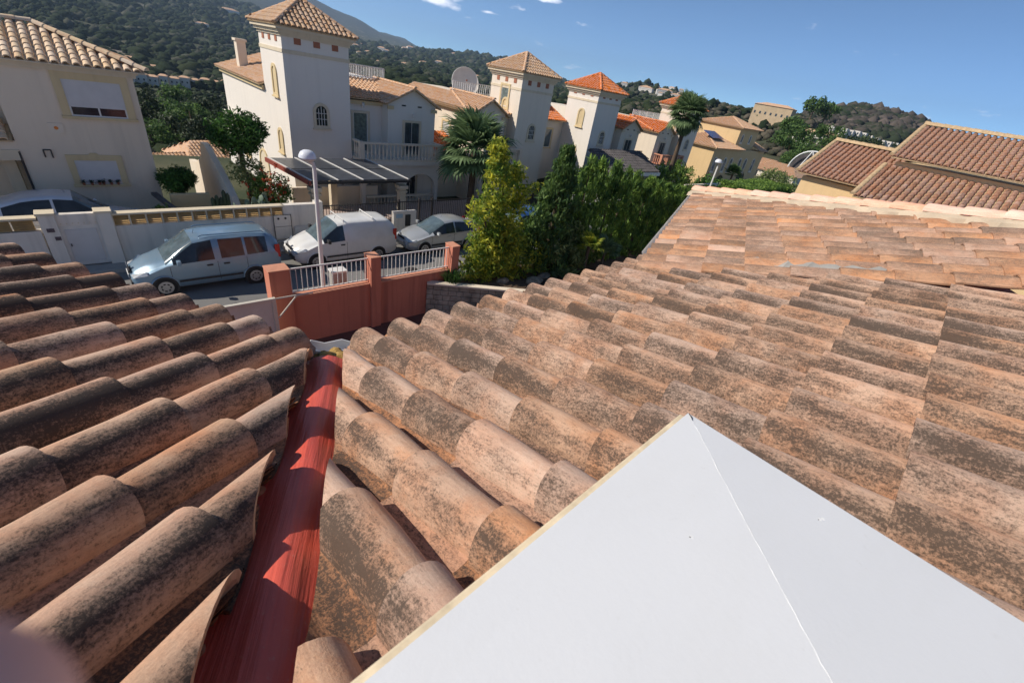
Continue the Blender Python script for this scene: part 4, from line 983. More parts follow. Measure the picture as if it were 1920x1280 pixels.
# ================================================================ VEHICLES
def car_paint(name,c,metal=.0,rough=.3):
    t=NT(name); p=t.pos(); n=t.noise(p,2.5,5,.6); f=t.noise(p,40,4,.6)
    # a little road dust
    col=t.mix(t.math('MULTIPLY',t.ramp(n,[(.4,0.0),(.75,1.0)]),.22),c,(.38,.36,.33)); col=t.mix(t.math('MULTIPLY',t.ramp(f,[(.6,0.0),(.75,1.0)]),.15),col,(.45,.43,.4))
    return t.out(col,rough,metal,.5,coat=.5)
def interp(xs,ys): return lambda x: float(np.interp(x,xs,ys))
def vehicle(name,label,cat,origin,flip,L,top,belt,hw,tw,sill,stations,wind,rearw,side,paint,wheels,wr,solid_side=False,group=None,racks=False,dark_bump=True):
    """nose at local x=0, length along +x; windows are faces of the loft itself, each its own part"""
    root=thing(name,label,cat,origin,group); G=[]
    rows=[]
    for x in stations:
        zt=top(x); zs=sill(x); zb=min(belt(x),zt-.07); w=hw(x); t=min(tw(x),w-.03)
        rows.append([(w*.90,zs),(w*.985,zs+.10),(w,zs+(zb-zs)*.45),(w*.995,zb-.12),(w*.97,zb),(w*.97+(t-w*.97)*.5,zb+(zt-.10-zb)*.52),(t,zt-.09),(t-.07,zt-.028),(t*.55,zt-.004),(0,zt+.006)])
    nr=len(rows[0]); full=2*nr-1; P=[]
    for x,r in zip(stations,rows):
        for y,z in r: P.append((x,-y,z))
        for y,z in r[-2::-1]: P.append((x,y,z))
    groups={'body':[]}
    def cls(i,j):
        jj=j if j<nr-1 else full-2-j
        if j in range(0,full-1):
            if wind[0]<=i<wind[1] and jj>=6: return 'windscreen'
            if rearw and rearw[0]<=i<rearw[1] and jj>=6: return 'rear_window'
            for k,(a,b) in enumerate(side):
                if a<=i<b and jj in (4,5): return ('side_window',k,0 if j<nr-1 else 1)
        return 'body'
    for i in range(len(stations)-1):
        for j in range(full-1):
            a=i*full+j; groups.setdefault(cls(i,j),[]).append((a,a+full,a+full+1,a+1))
    groups['body']+= [tuple(range(full)),tuple((len(stations)-1)*full+k for k in range(full))[::-1],]
    for i in range(len(stations)-1): groups['body'].append((i*full,i*full+full-1,(i+1)*full+full-1,(i+1)*full))
    S=-1 if flip else 1
    PT=[(origin[0]+S*x,origin[1]+S*y,origin[2]+z) for x,y,z in P]
    W=lambda p:(origin[0]+S*p[0],origin[1]+S*p[1],origin[2]+p[2])
    bodyo=None
    for g,fs in groups.items():
        used=sorted({k for f in fs for k in f}); idx={k:n for n,k in enumerate(used)}
        nm=g if isinstance(g,str) else g[0]
        mb=MB(); mb.add([PT[k] for k in used],[[idx[k] for k in f] for f in fs])
        mat=paint if nm=='body' else (M['glass'] if not(isinstance(g,tuple) and solid_side) else M['glass'])
        if nm=='windscreen': mat=M['glass_b']
        o=mb.build('body' if nm=='body' else nm,mat,root,smooth=True)
        if nm=='body': bodyo=o
    def boxp(nm,a,b,mat,par=None,bev=0,label=None):
        p,q=W(a),W(b); return MB().box(tuple(map(min,zip(p,q))),tuple(map(max,zip(p,q)))).build(nm,mat,par or root,bevel=bev,label=label)
    for wx in wheels:
        w=hw(wx)
        for sy in (-1,1):
            mb=MB(); c=W((wx,sy*(w+.004),wr)); mb.lathe((c[0],c[1]-.02,c[2]),[(wr*1.17,0),(wr*1.17,.04)],28,axis='y'); mb.build('wheel_arch',M['plastic'],root)
            c=W((wx,sy*(w-.06),wr)); wo=MB(); wo.lathe((c[0],c[1]-.1,c[2]),[(wr*.62,.0),(wr*.93,.0),(wr,.03),(wr,.17),(wr*.93,.20),(wr*.62,.20)],28,axis='y'); wl_=wo.build('wheel',M['tyre'],root,smooth=True)
            out=-1 if c[1]<origin[1] else 1; yo=c[1]+out*.105
            rm=MB(); rm.lathe((c[0],min(yo,yo-out*.05),c[2]),[(wr*.60,0),(wr*.66,.05)] if out>0 else [(wr*.66,0),(wr*.60,.05)],24,axis='y')
            rim=rm.build('rim',M['rim'],wl_,smooth=True)
            sp=MB()
            for k in range(7):
                q=2*math.pi*k/7; d=V((math.cos(q),0,math.sin(q))); n_=V((-d.z,0,d.x)); sp.obox(V((c[0],yo+out*.006,c[2]))+d*wr*.38,d*wr*.06,V((0,.008,0)),n_*wr*.28*.35)
            sp.build('spoke_gap',M['plastic'],wl_)
            q=[W((wx+math.cos(t)*wr*1.2,sy*(w+.012),wr+math.sin(t)*wr*1.2)) for t in np.linspace(0,math.pi,14)]
            MB().tube(q,.022,6).build('arch_lip',paint,root,smooth=True)
    # face: lamps, grille, bumper, mirrors, handles
    z0=belt(.3)
    for sy in (-1,1):
        w=hw(.22)
        ps=[(.02,sy*w*.55,sill(0)+.34),(.06,sy*w*.9,sill(0)+.33),(.42,sy*(hw(.42)+.003),top(.42)-.20),(.40,sy*hw(.4)*.93,top(.4)-.08),(.12,sy*w*.62,top(.12)-.06)]
        mb=MB(); mb.add([W((p[0]-.012,p[1],p[2]+.012)) for p in ps]+[W((p[0]+.05,p[1]*.96,p[2]-.03)) for p in ps],[(0,1,2,3,4),(5,9,8,7,6)]+[(k,(k+1)%5,5+(k+1)%5,5+k) for k in range(5)]); mb.build('headlight',M['headlight'],root)
        xt=stations[-1]; w=hw(xt); p0=(xt-.16,sy*(w-.01),belt(xt)-.28); p1=(xt+.012,sy*(w+.012),belt(xt)+.22); boxp('tail_light',p0,p1,M['taillight'],bev=.02)
        cx_=stations[wind[0]]+.34; mb=MB(); a=W((cx_,sy*(hw(cx_)+.02),belt(cx_)+.10)); mb.obox(V(a)+V((0,S*sy*.09,0)),(.06,0,0),(0,.10,0),(0,0,.075)); mb.build('mirror',M['plastic'] if solid_side else paint,root,bevel=.03)
    boxp('grille',(-.012,-hw(0)*.5,sill(0)+.36),(.03,hw(0)*.5,sill(0)+.46),M['plastic'],bev=.01)
    boxp('bumper',(-.035,-hw(.05)*.92,sill(0)+.02),(.22,hw(.05)*.92,sill(0)+.20),M['plastic'] if dark_bump else paint,bev=.03)
    boxp('number_plate',(-.05,-.26,sill(0)+.20),(-.03,.26,sill(0)+.31),M['white'],bev=0)
    boxp('badge',(-.02,-.06,sill(0)+.5),(.0,.06,sill(0)+.62),M['rim'],bev=.01)
    boxp('rear_bumper',(L-.16,-hw(L)*.95,sill(L)+.02),(L+.05,hw(L)*.95,sill(L)+.26),M['plastic'] if solid_side else paint,bev=.03)
    for sy in (-1,1):
        mb=MB(); P2=[]
        xs=[wheels[0]+wr*1.25,wheels[1]-wr*1.25]; a=(xs[0],sy*(hw(xs[0])+.012),sill(1.5)+.20); b=(xs[1],sy*(hw(xs[1])+.02),sill(1.5)+.27)
        boxp('side_moulding',a,b,M['plastic'],bev=.005)
    mb=MB(); q=W((stations[wind[1]]+.15,0,top(stations[wind[1]]+.15))); MB().tube([q,V(q)+V((.05*S,0,.12))],.006,5).build('aerial',M['plastic'],root)
    root['_']=0; del root['_']
    return root,W,S,hw,belt,top,boxp
blue=car_paint('pale_blue_metallic',(.20,.31,.41),.35,.34); white=car_paint('white_car_paint',(.74,.74,.72),0,.28); silver=car_paint('silver_car_paint',(.50,.52,.53),.45,.3); suvp=car_paint('pale_silver_suv_paint',(.60,.62,.66),.2,.25)
def vanlike(name,label,cat,origin,paint,L,solid,wr=.32,group=None,H=1.80):
    top=interp([0,.10,.45,.95,1.25,1.78,2.3,3.6,4.15,L],[.66,.78,.98,1.10,1.36,H-.07,H,H,H-.05,H-.28])
    belt=interp([0,1,2,4,L],[.62,1.04,1.08,1.16,1.18]); hw=interp([0,.12,.4,.9,3.7,4.2,L],[.60,.76,.86,.90,.90,.88,.84]); tw=interp([0,.9,1.25,1.8,3.7,L],[.50,.74,.70,.66,.68,.64]); sill=interp([0,.3,L-.3,L],[.34,.24,.24,.34])
    st=[0,.04,.12,.25,.45,.7,.93,1.12,1.45,1.78,1.86,2.0,2.30,2.42,2.5,2.9,3.22,3.30,3.7,3.98,4.1,4.25,L]
    side=[(7,12),(14,16),(17,19)] if not solid else [(7,11)]
    root,W,S,hw,belt,top,boxp=vehicle(name,label,cat,origin,False,L,top,belt,hw,tw,sill,st,(6,9),None,side,paint,(.78,3.46),wr,solid)
    for sy in (-1,1):
        for xd in ((1.02,2.36,3.26) if not solid else (1.02,2.06)):
            boxp('door_seam',(xd-.006,sy*(hw(xd)+.001),.36),(xd+.006,sy*(hw(xd)+.004),belt(xd)-.06),M['plastic'])
        for xh in ((2.12,2.62) if not solid else (1.88,)):
            boxp('door_handle',(xh-.09,sy*(hw(xh)+.002),.90),(xh+.09,sy*(hw(xh)+.03),.95),M['plastic'],bev=.008)
    for sy in (-.035,):
        boxp('wiper',(1.0,-.5,1.135),(1.03,.1,1.15),M['plastic'])
    return root,W,S,hw,belt,top,boxp
r1=vanlike('parked_van','pale blue people-carrier van parked beside the garden wall, nearest on the left','van',(.20,17.5,0),blue,4.38,False)
r2=vanlike('parked_van','white panel van with two roof bars parked behind the lamp post','van',(5.28,17.95,0),white,4.38,True)
for k,x in enumerate((2.05,3.35)):
    W=r2[1]; mb=MB(); mb.tube([W((x,-.66,1.76)),W((x,-.62,1.87)),W((x,.62,1.87)),W((x,.66,1.76))],.022,6); mb.build('roof_bar',M['white_metal'],r2[0])
for sy in (-.52,.52):
    W=r1[1]; MB().tube([W((2.0,sy,1.80)),W((2.1,sy,1.84)),W((3.9,sy,1.83)),W((4.0,sy,1.78))],.018,6).build('roof_rail',blue,r1[0],smooth=True)
def hatch(name,label,origin,paint,flip,L=4.3,H=1.50,wr=.31,W_=.87):
    top=interp([0,.10,.5,1.15,1.5,2.05,2.5,3.2,3.8,4.15,L],[.60,.70,.86,.98,1.18,H-.05,H,H-.03,H-.22,H-.48,H-.62])
    belt=interp([0,1.1,2,4,L],[.58,.90,.94,.98,.96]); hw=interp([0,.12,.4,1,3.6,4.1,L],[.55,.72,.82,W_,W_,W_*.95,W_*.86]); tw=interp([0,.9,1.3,2,3.5,L],[.46,.72,.66,.60,.60,.58]); sill=interp([0,.3,L-.3,L],[.30,.22,.22,.34])
    st=[0,.04,.12,.3,.6,.9,1.15,1.35,1.7,2.05,2.15,2.45,2.55,2.62,3.0,3.30,3.42,3.6,3.8,3.98,4.15,L]
    r=vehicle(name,label,'car',origin,flip,L,top,belt,hw,tw,sill,st,(6,9),(18,20),[(7,12),(13,16),(16,18)],paint,(.80,3.40),wr,False,dark_bump=False)
    for sy in (-1,1):
        for xh in (2.2,3.1): r[6]('door_handle',(xh-.08,sy*(r[3](xh)+.002),.78),(xh+.08,sy*(r[3](xh)+.025),.82),paint,bev=.006)
        for xd in (1.2,2.5,3.36): r[6]('door_seam',(xd-.005,sy*(r[3](xd)+.001),.34),(xd+.005,sy*(r[3](xd)+.004),r[4](xd)-.06),M['plastic'])
    return r
hatch('parked_car','small silver hatchback parked behind the white van beside the black railings',(10.3,17.8,0),silver,False)
hatch('parked_car','long pale silver estate car standing on the driveway of the tan house',(1.45,21.6,.45),suvp,True,L=4.75,H=1.66,wr=.35,W_=.92)
# car under a blue cover further along, mostly hidden by the shrub
r=hatch('parked_car','dark car with a blue cover over its roof, half hidden behind the yellow-green shrub',(15.9,17.75,0),car_paint('dark_grey_paint',(.10,.10,.11),.2,.3),False,H=1.62)
mb=MB(); P=[]
for i in range(15):
    for j in range(9):
        x=1.5+i*.15; y=-.80+j*.2; z=1.66-.9*max(0,abs(y)-.55)**1.2-.3*max(0,1.9-x)**1.5-.25*max(0,x-3.2)**1.5+.015*math.sin(i*1.7+j*2.1); P.append((15.9+x,17.75+y,z))
mb.add(P,[(i*9+j,(i+1)*9+j,(i+1)*9+j+1,i*9+j+1) for i in range(14) for j in range(8)])
cv=mb.build('car_cover',plain('blue_cover',(.03,.10,.28),.6,var=.2),None,smooth=True); tag(cv,'bright blue cover draped over the roof of the dark parked car','cover')

# ================================================================ STREET FURNITURE AND WALLS ACROSS THE STREET
ww=thing('garden_wall','long rendered garden wall with yellow louvre panels opposite, behind the pale blue van','wall',(3,19.8,0))
MB().box((.25,19.70,0),(5.75,19.95,1.42)).build('wall',M['wwall'],ww)
MB().box((.2,19.66,1.80),(5.8,19.99,1.86)).build('coping',M['trimp'],ww)
for k in range(13):
    x=.25+5.5*k/12.0; MB().box((x-.025,19.72,1.42),(x+.025,19.93,1.80)).build('mullion',M['trimp'],ww)
for k in range(12):
    x0,x1=.25+5.5*k/12+.027,.25+5.5*(k+1)/12-.027
    pn=ww
    for q in range(5):
        z=1.45+q*.07; MB().prism([(x0,19.74,z),(x1,19.74,z),(x1,19.755,z+.012),(x0,19.755,z+.012)],(0,.12,.035)).build('slat',M['slat'],pn)
MB().box((5.75,19.68,0),(7.35,19.97,1.86)).build('wall_end',M['wwall'],ww)
MB().box((7.1,19.64,0),(7.4,20.0,1.95)).build('end_post',M['wwall'],ww)
# meter cupboards let into that wall
mc=thing('meter_cupboard','grey double meter cupboard with two small black windows in the garden wall','meter cupboard',(5.9,19.6,0))
MB().box((5.32,19.62,.98),(6.0,19.68,1.46)).build('upper_door',M['wwall'],mc,bevel=.006); MB().box((5.32,19.62,.45),(6.0,19.68,.96)).build('lower_door',M['wwall'],mc,bevel=.006)
for x in (5.5,5.78): MB().lathe((x,19.60,1.33),[(.045,0),(.045,.02)],10,axis='y').build('window',M['plastic'],mc)
for a,b in (((5.30,19.615,.42),(5.325,19.62,1.48)),((5.995,19.615,.42),(6.02,19.62,1.48)),((5.30,19.613,1.465),(6.02,19.62,1.485))): MB().box(a,b).build('frame',M['dark_metal'],mc)
mc2=thing('meter_cupboard','lower grey meter cupboard to the right of the double one','meter cupboard',(6.5,19.6,0))
MB().box((6.15,19.62,.35),(6.75,19.68,.92)).build('door',M['wwall'],mc2,bevel=.006); MB().box((6.12,19.613,.32),(6.78,19.619,.95)).build('frame',M['shutter'],mc2)
MB().box((5.35,19.45,.12),(5.75,19.66,.38)).build('ledge',M['pave'],mc2)
# gateway with pillars
gw=thing('garden_gate','white solid gate between two rendered pillars, left of the louvred wall','gate',(-.7,19.8,0))
for x in (-1.5,-.12):
    MB().box((x-.02,19.6,0),(x+.36,20.0,1.92)).build('pillar',M['wwall'],gw); MB().box((x-.06,19.56,1.92),(x+.40,20.04,1.99)).build('pillar_cap',M['trimp'],gw,bevel=.01)
MB().box((-1.14,19.76,.12),(-.14,19.82,1.5)).build('gate_leaf',M['white_metal'],gw); MB().box((-1.04,19.74,.25),(-.24,19.76,1.38)).build('gate_panel',M['shutter'],gw,bevel=.01)
MB().box((-1.14,19.7,1.52),(-.14,19.9,1.9)).build('lintel',M['wwall'],gw); MB().box((-1.0,19.70,.82),(-.97,19.745,.9)).build('gate_handle',M['plastic'],gw)
tile_b=plain('number_tile',(.12,.09,.11),.4,var=.5,scale=40)
MB().box((-1.42,19.58,1.38),(-1.24,19.6,1.50)).build('name_tile',tile_b,gw); MB().box((-1.30,19.58,1.10),(-1.16,19.6,1.22)).build('number_tile',tile_b,gw)
for k in range(7): MB().lathe((-1.05+k*.14,19.685,1.6),[(.018,0),(.018,.02)],8,axis='y').build('rosette',M['trimp'],gw)
wl2=thing('garden_wall','short louvre-topped wall at the extreme left before the gate pillar','wall',(-4,19.8,0))
MB().box((-9,19.7,0),(-1.56,19.95,1.40)).build('wall',M['wwall'],wl2); MB().box((-9,19.66,1.78),(-1.56,19.99,1.84)).build('coping',M['trimp'],wl2)
for k in range(14):
    x0=-8.9+k*.52; pn=MB().box((x0,19.90,1.40),(x0+.47,19.93,1.78)).build('louvre_panel',M['slat'],wl2)
    for q in range(5): z=1.43+q*.07; MB().prism([(x0,19.74,z),(x0+.47,19.74,z),(x0+.47,19.755,z+.012),(x0,19.755,z+.012)],(0,.12,.035)).build('slat',M['slat'],pn)
# black railing fence along the villas
fe=thing('railing_fence','long black iron railing fence in front of the nearest white villa','fence',(14,19.8,0))
MB().box((7.4,19.72,0),(24.2,19.92,.55)).build('base_wall',M['wwall'],fe)
mb=MB()
for x in np.arange(7.5,24.2,.125): mb.box((x-.011,19.81,.5),(x+.011,19.83,1.74))
b_=mb.build('bars',M['dark_metal'],fe); b_['kind']='stuff'
for z in (.60,1.68): MB().box((7.4,19.80,z),(24.2,19.84,z+.04)).build('rail',M['dark_metal'],fe)
for x in (7.42,11.3,12.5,13.3,17.2,21.0,24.1): MB().box((x-.04,19.77,.1),(x+.04,19.87,1.84)).build('post',M['dark_metal'],fe)
fe2=thing('railing_fence','pale garden wall with low railings in front of the orange-roofed villas','fence',(32,19.8,0))
MB().box((24.2,19.72,0),(41.5,19.92,1.0)).build('base_wall',M['wwall'],fe2)
mb=MB()
for x in np.arange(24.3,41.4,.2): mb.box((x-.012,19.81,1.0),(x+.012,19.83,1.6))
b_=mb.build('bars',M['white_metal'],fe2); b_['kind']='stuff'
wf=thing('garden_wall','pale grey-white wall with stepped openings beyond the hedges, far along the street','wall',(52,19.8,0))
MB().box((41.5,19.7,0),(62,19.95,1.95)).build('wall',M['wallA'],wf)
for k in range(6): MB().box((43+k*2.8,19.66,.5),(44.6+k*2.8,19.7,1.6)).build('panel',M['glass_b'],wf)
# drive paving behind the black fence
MB().box((7.4,20.0,-.6),(24,25.0,-.02)).build('forecourt',stucco('pinkish_paving',(.46,.36,.32),.1),None)
bpy.data.objects['forecourt']['kind']='structure'
mb_=thing('meter_cupboard','white meter box on the fence behind the silver hatchback','meter cupboard',(11.4,19.6,0))
MB().box((10.85,19.5,.15),(12.15,19.71,1.32)).build('box',M['wwall'],mb_,bevel=.01); MB().box((11.5,19.46,.55),(11.8,19.5,1.15)).build('mailbox',M['plastic'],mb_,bevel=.01); MB().box((10.98,19.485,1.0),(11.35,19.5,1.2)).build('plate',plain('blue_plate',(.35,.5,.62),.5),mb_)
# solar carport
cp=thing('solar_carport','carport roofed with two rows of dark solar panels on cream pillars, nearest villa','carport',(10,22,0))
a=V((7.6,21.25,2.42)); ux=V((1,0,0)); vy=V((0,3.2,.30)); 
v1=vy/2
for i in range(4):
    for j in range(2):
        c=V((7.55,21.2,2.44))+ux*(1.27*(i+.5))+v1*(j+.5)-V((.42*(j+.5),0,0))
        MB().obox(c,ux*.60,v1*.475-V((.2,0,0)),V((0,-.002,.02))).build('solar_panel',M['solar'],cp)
for i in range(5):
    p=V((7.55+1.27*i,21.2,2.47)); MB().obox(p+v1-V((.42,0,0)),ux*.035,v1*1.0-V((.42,0,0)),V((0,-.003,.02))).build('panel_rail',M['white_metal'],cp)
MB().obox(V((7.5+2.6,21.18,2.36)),V((2.7,0,0)),V((0,.04,0)),V((0,0,.06))).build('front_beam',M['plastic'],cp)
mb=MB()
for k in range(38): mb.tube([(7.45+k*.142,21.12,2.33),(7.45+k*.142,21.3,2.33)],.035,6)
b_=mb.build('cane_edge',M['plastic'],cp); b_['kind']='stuff'
MB().obox(V((7.05,22.8,2.50)),V((.42,-1.68,-.15)),V((.04,.0,0)),V((0,0,.10))).build('side_beam',M['wood_red'],cp)
for i in range(4): p=V((7.7+1.4*i,21.3,2.28)); MB().obox(p+v1-V((.42,0,0)),ux*.04,v1-V((.42,0,0)),V((0,-.003,.06))).build('rafter',M['trunk'],cp)
for x,y in ((7.75,21.4),(12.35,21.4),(9.9,24.6)):
    mb=MB(); mb.box((x-.17,y-.17,-.6),(x+.17,y+.17,1.95)); mb.box((x-.23,y-.23,1.75),(x+.23,y+.23,1.85)); mb.box((x-.26,y-.26,1.95),(x+.26,y+.26,2.12)); mb.build('pillar',M['trimp'],cp)
MB().box((8.0,25.4,-.6),(13,25.6,1.0)).build('low_wall',M['wallH'],cp)
# dark-roofed carport in front of the third villa
cp2=thing('carport','dark slate carport with white fascia in front of the orange-roofed villas','carport',(34,22.5,0))
slope(cp2,(30.5,21.0,2.78),(1,0,0),(0,1,.36),[(0,0),(7.6,0),(8.6,3.3),(.6,3.3)],M['slate'],.35,.4)
MB().box((30.4,20.9,2.5),(38.2,21.0,2.78)).build('fascia',M['white'],cp2)
for x in (30.8,34.4,37.8): MB().box((x-.2,21.1,-.6),(x+.2,21.5,2.55)).build('pillar',M['wallB'],cp2)
MB().box((30.6,23.9,-.6),(38.0,24.1,2.5)).build('back_wall',M['glass'],cp2)
# street lamps
def lamp(label,x,y,h=5.2):
    t=thing('street_lamp',label,'street lamp',(x,y,0),'white globe street lamps')
    MB().tube([(x,y,.1),(x,y,1.2),(x,y,h-.35)],[.075,.07,.055],12).build('pole',M['white_metal'],t,smooth=True)
    MB().lathe((x,y,.1),[(.13,0),(.13,.03),(.08,.06)],12).build('base',M['white_metal'],t)
    MB().tube([(x,y,h-.42),(x-.02,y,h-.28),(x-.16,y,h-.2)],.05,8).build('arm',M['white_metal'],t,smooth=True)
    c=(x-.16,y,h-.12)
    MB().lathe(c,[(.02,.20),(.10,.19),(.18,.14),(.225,.06),(.235,0)][::-1],20).build('dome',M['lamp'],t,smooth=True)
    MB().lathe(c,[(.232,-.005),(.22,-.03),(.15,-.08),(.05,-.11),(.01,-.115)],20).build('lower_glass',plain('lamp_lower',(.55,.55,.56),.25),t,smooth=True)
    return t
lamp('white globe street lamp standing behind the red wall in front of the white van',4.76,13.05,5.33)
lamp('small distant white globe street lamp seen just above the ridge of the far tiled roof',31.0,13.05,5.5)
ub=thing('utility_pedestal','white concrete utility box on the pavement behind the white railing','utility box',(5.25,13.0,0)); MB().box((5.02,12.85,.1),(5.48,13.2,1.72)).build('box',M['pave'],ub,bevel=.015); MB().box((5.0,12.83,1.72),(5.5,13.22,1.78)).build('lid',M['white_metal'],ub)
# red wall with pillars and white railing
rw=thing('boundary_wall','terracotta-painted boundary wall with three pillars below the roofs','wall',(6,12.1,0))
MB().box((3.38,12.0,0),(9.3,12.28,1.58)).build('wall',M['terra'],rw)
mb=MB(); mb.box((3.42,11.98,1.58),(5.86,12.3,1.62)); mb.build('coping',M['terra_cap'],rw); mb=MB(); mb.box((6.22,11.98,1.58),(9.0,12.3,1.62)); mb.build('coping',M['terra_cap'],rw)
for (x0,x1) in ((2.92,3.46),(5.86,6.2),(8.98,9.3)):
    MB().box((x0,11.9,0),(x1,12.36,2.50)).build('pillar',M['terra'],rw,bevel=.01); MB().box((x0-.01,11.89,2.50),(x1+.01,12.37,2.53)).build('pillar_cap',M['terra_cap'],rw)
rl=thing('railing','white metal railing on top of the terracotta wall, left and right of the middle pillar','railing',(6,12.14,1.6))
for (x0,x1) in ((3.46,5.86),(6.2,8.98)):
    rr_=MB().box((x0,12.12,2.40),(x1,12.16,2.44)).build('top_rail',M['white_metal'],rl)
    MB().box((x0,12.12,1.68),(x1,12.16,1.71)).build('bottom_rail',M['white_metal'],rr_)
    n=int((x1-x0)/.142)
    for k in range(n): x=x0+(x1-x0)*(k+.5)/n; MB().box((x-.009,12.131,1.71),(x+.009,12.149,2.40)).build('bar',M['white_metal'],rr_)
# sliding gate
sg=thing('sliding_gate','cream metal sliding gate with a diagonal brace at the left end of the red wall','gate',(2.2,11.5,0))
MB().box((-1.2,11.52,.12),(2.80,11.545,1.86)).build('panel',plain('cream_metal',(.62,.60,.54),.5,var=.04),sg)
fm_=plain('cream_frame',(.60,.56,.47),.5,var=.05)
for a,b in (((-1.2,11.48,1.86),(2.9,11.58,1.94)),((2.80,11.48,.05),(2.9,11.58,1.86)),((-1.2,11.48,.05),(2.8,11.58,.12))): MB().box(a,b).build('frame',fm_,sg)
MB().tube([(2.9,11.53,1.90),(3.9,11.53,1.90)],.022,6).build('top_rail',fm_,sg); MB().tube([(2.93,11.53,1.30),(3.45,11.53,1.88)],.022,6).build('diagonal_brace',fm_,sg)
# diagonal stone planter wall and garden
pw=thing('planter_wall','low planter wall of pale stone blocks beside the right end of the red wall','wall',(10,10.7,0))
wa,wb_=V((8.05,12.0,0)),V((13.2,8.45,0)); wd=(wb_-wa).normalized(); wn_=V((wd.y,-wd.x,0))
if wn_.y>0: wn_=-wn_
L_=(wb_-wa).length
mb=MB(); mb.obox((wa+wb_)/2+V((0,0,.6))-wn_*.16,wd*L_/2,wn_*.12,V((0,0,.6))); mb.build('core',M['soil'],pw)
k=0
for row in range(6):
    x=(.0 if row%2 else -.16)
    while x<L_:
        l=random.uniform(.24,.40); xa,xb=max(0,x),min(L_,x+l-.012)
        if xb-xa>.06:
            c=wa+wd*((xa+xb)/2)+V((0,0,.10+row*.205))
            MB().obox(c-wn_*.0,wd*(xb-xa)/2,wn_*(.05+random.uniform(0,.012)),V((0,0,.095))).build('stone_block',M['stone'],pw,bevel=.012)
        x+=l
mb=MB(); mb.obox((wa+wb_)/2+V((0,0,1.26)),wd*L_/2,wn_*.13,V((0,0,.03))); mb.build('coping',M['wallH'],pw)
mb=MB(); poly=[wa-wn_*.05,wb_-wn_*.05,V((16,6.2,0)),V((42,6,0)),V((42,12.38,0)),V((8.05,12.38,0))]
P=[(p.x,p.y,-.2) for p in poly]; mb.prism(P,(0,0,1.32)); gs=mb.build('garden_bed',M['soil']); gs['kind']='structure'
rockm=plain('garden_rock',(.32,.27,.20),.95,var=.3,scale=6,bump=.5)
for k,(x,y,s,lb) in enumerate(((12.2,10.6,.30,'large tan garden rock under the conifer'),(13.1,10.9,.22,'smaller tan rock beside the dark boulder'),(12.75,10.2,.28,'dark rounded boulder at the planter edge'),(14.2,10.3,.2,'pale rock beside the small fan palm'),(11.0,11.2,.2,'tan rock beneath the yellow-green shrub'))):
    bm=bmesh.new(); bmesh.ops.create_icosphere(bm,subdivisions=2,radius=s)
    for v in bm.verts: v.co=Vector((v.co.x*1.5,v.co.y,v.co.z*.6))*(1+random.uniform(-.14,.14)); v.co+=Vector((x,y,1.15))
    me=bpy.data.meshes.new('garden_rock'); bm.to_mesh(me); bm.free(); me.materials.append(rockm if k!=2 else M['plastic']); tag(link('garden_rock',me),lb,'rock')

# ================================================================ VEGETATION
def quads(c,n,s,flat=.5,asp=1.0,up=None):
    """n = leaf centres array (k,3), outward normals; returns verts, faces of k quads"""
    k=len(c); d=RN.normal(size=(k,3)); d=d*(1-flat)+n*flat*1.6; d/=np.linalg.norm(d,axis=1,keepdims=True)
    a=RN.normal(size=(k,3)) if up is None else np.tile(np.array(up,float),(k,1))+RN.normal(size=(k,3))*.45
    a-=d*(a*d).sum(1,keepdims=True); a/=np.linalg.norm(a,axis=1,keepdims=True); b=np.cross(d,a); sz=s*RN.uniform(.6,1.3,size=(k,1))
    a=a*sz*asp; b=b*sz
    v=np.stack([c-a*.9,c+b*.45+a*.05,c+a,c-b*.45+a*.05],1).reshape(-1,3); f=np.arange(4*k).reshape(k,4); return v,f
def clump_cloud(clumps,per,s,flat=.45,asp=1.4,up=None,squash=1.0,fill=.55):
    C=[];N=[]
    for c,r in clumps:
        k=max(6,int(per*r*r)); d=RN.normal(size=(k,3)); d/=np.linalg.norm(d,axis=1,keepdims=True); q=RN.uniform(fill,1.05,size=(k,1))
        pts=d*r*q; pts[:,2]*=squash; C.append(np.array(c)+pts); N.append(d)
    return quads(np.concatenate(C),np.concatenate(N),s,flat,asp,up)
def plant(name,label,cat,base,crown,mat,trunk=None,group=None,crownname='crown',extra=None):
    t=thing(name,label,cat,base,group)
    v,f=crown; link(crownname,npmesh(name+'_'+crownname,v,f,[mat]),t)
    if trunk: 
        for path,r in trunk[:1]: MB().tube(path,r,8).build('trunk',M['trunk'],t,smooth=True)
        for path,r in trunk[1:]: MB().tube(path,r,6).build('branch',M['trunk'],t,smooth=True)
    return t
LM={}
LM['yg']=leaf_mat('yellow_green_leaf',(.24,.35,.05),(.62,.56,.06),(.14,.25,.04),.5)
LM['dk']=leaf_mat('dark_conifer_leaf',(.08,.15,.045),(.17,.26,.065),(.05,.11,.035),.4)
LM['cy']=leaf_mat('cypress_leaf',(.13,.24,.05),(.28,.40,.08),(.08,.16,.04),.45)
LM['gr']=leaf_mat('green_leaf',(.05,.12,.025),(.10,.22,.04),(.035,.08,.02),.3)
LM['palm']=leaf_mat('fan_palm_leaf',(.10,.17,.07),(.20,.28,.13),None,.35)
LM['pine']=leaf_mat('pine_leaf',(.035,.055,.022),(.065,.09,.032),(.025,.04,.018),.12)
LM['red']=leaf_mat('red_flower',(.45,.04,.02),(.60,.10,.04),None,.2)
LM['hedge']=leaf_mat('clipped_hedge_leaf',(.05,.09,.02),(.11,.14,.03),(.03,.06,.015),.15)
LM['olive']=leaf_mat('grey_green_leaf',(.16,.22,.07),(.32,.36,.14),(.10,.15,.05),.4)
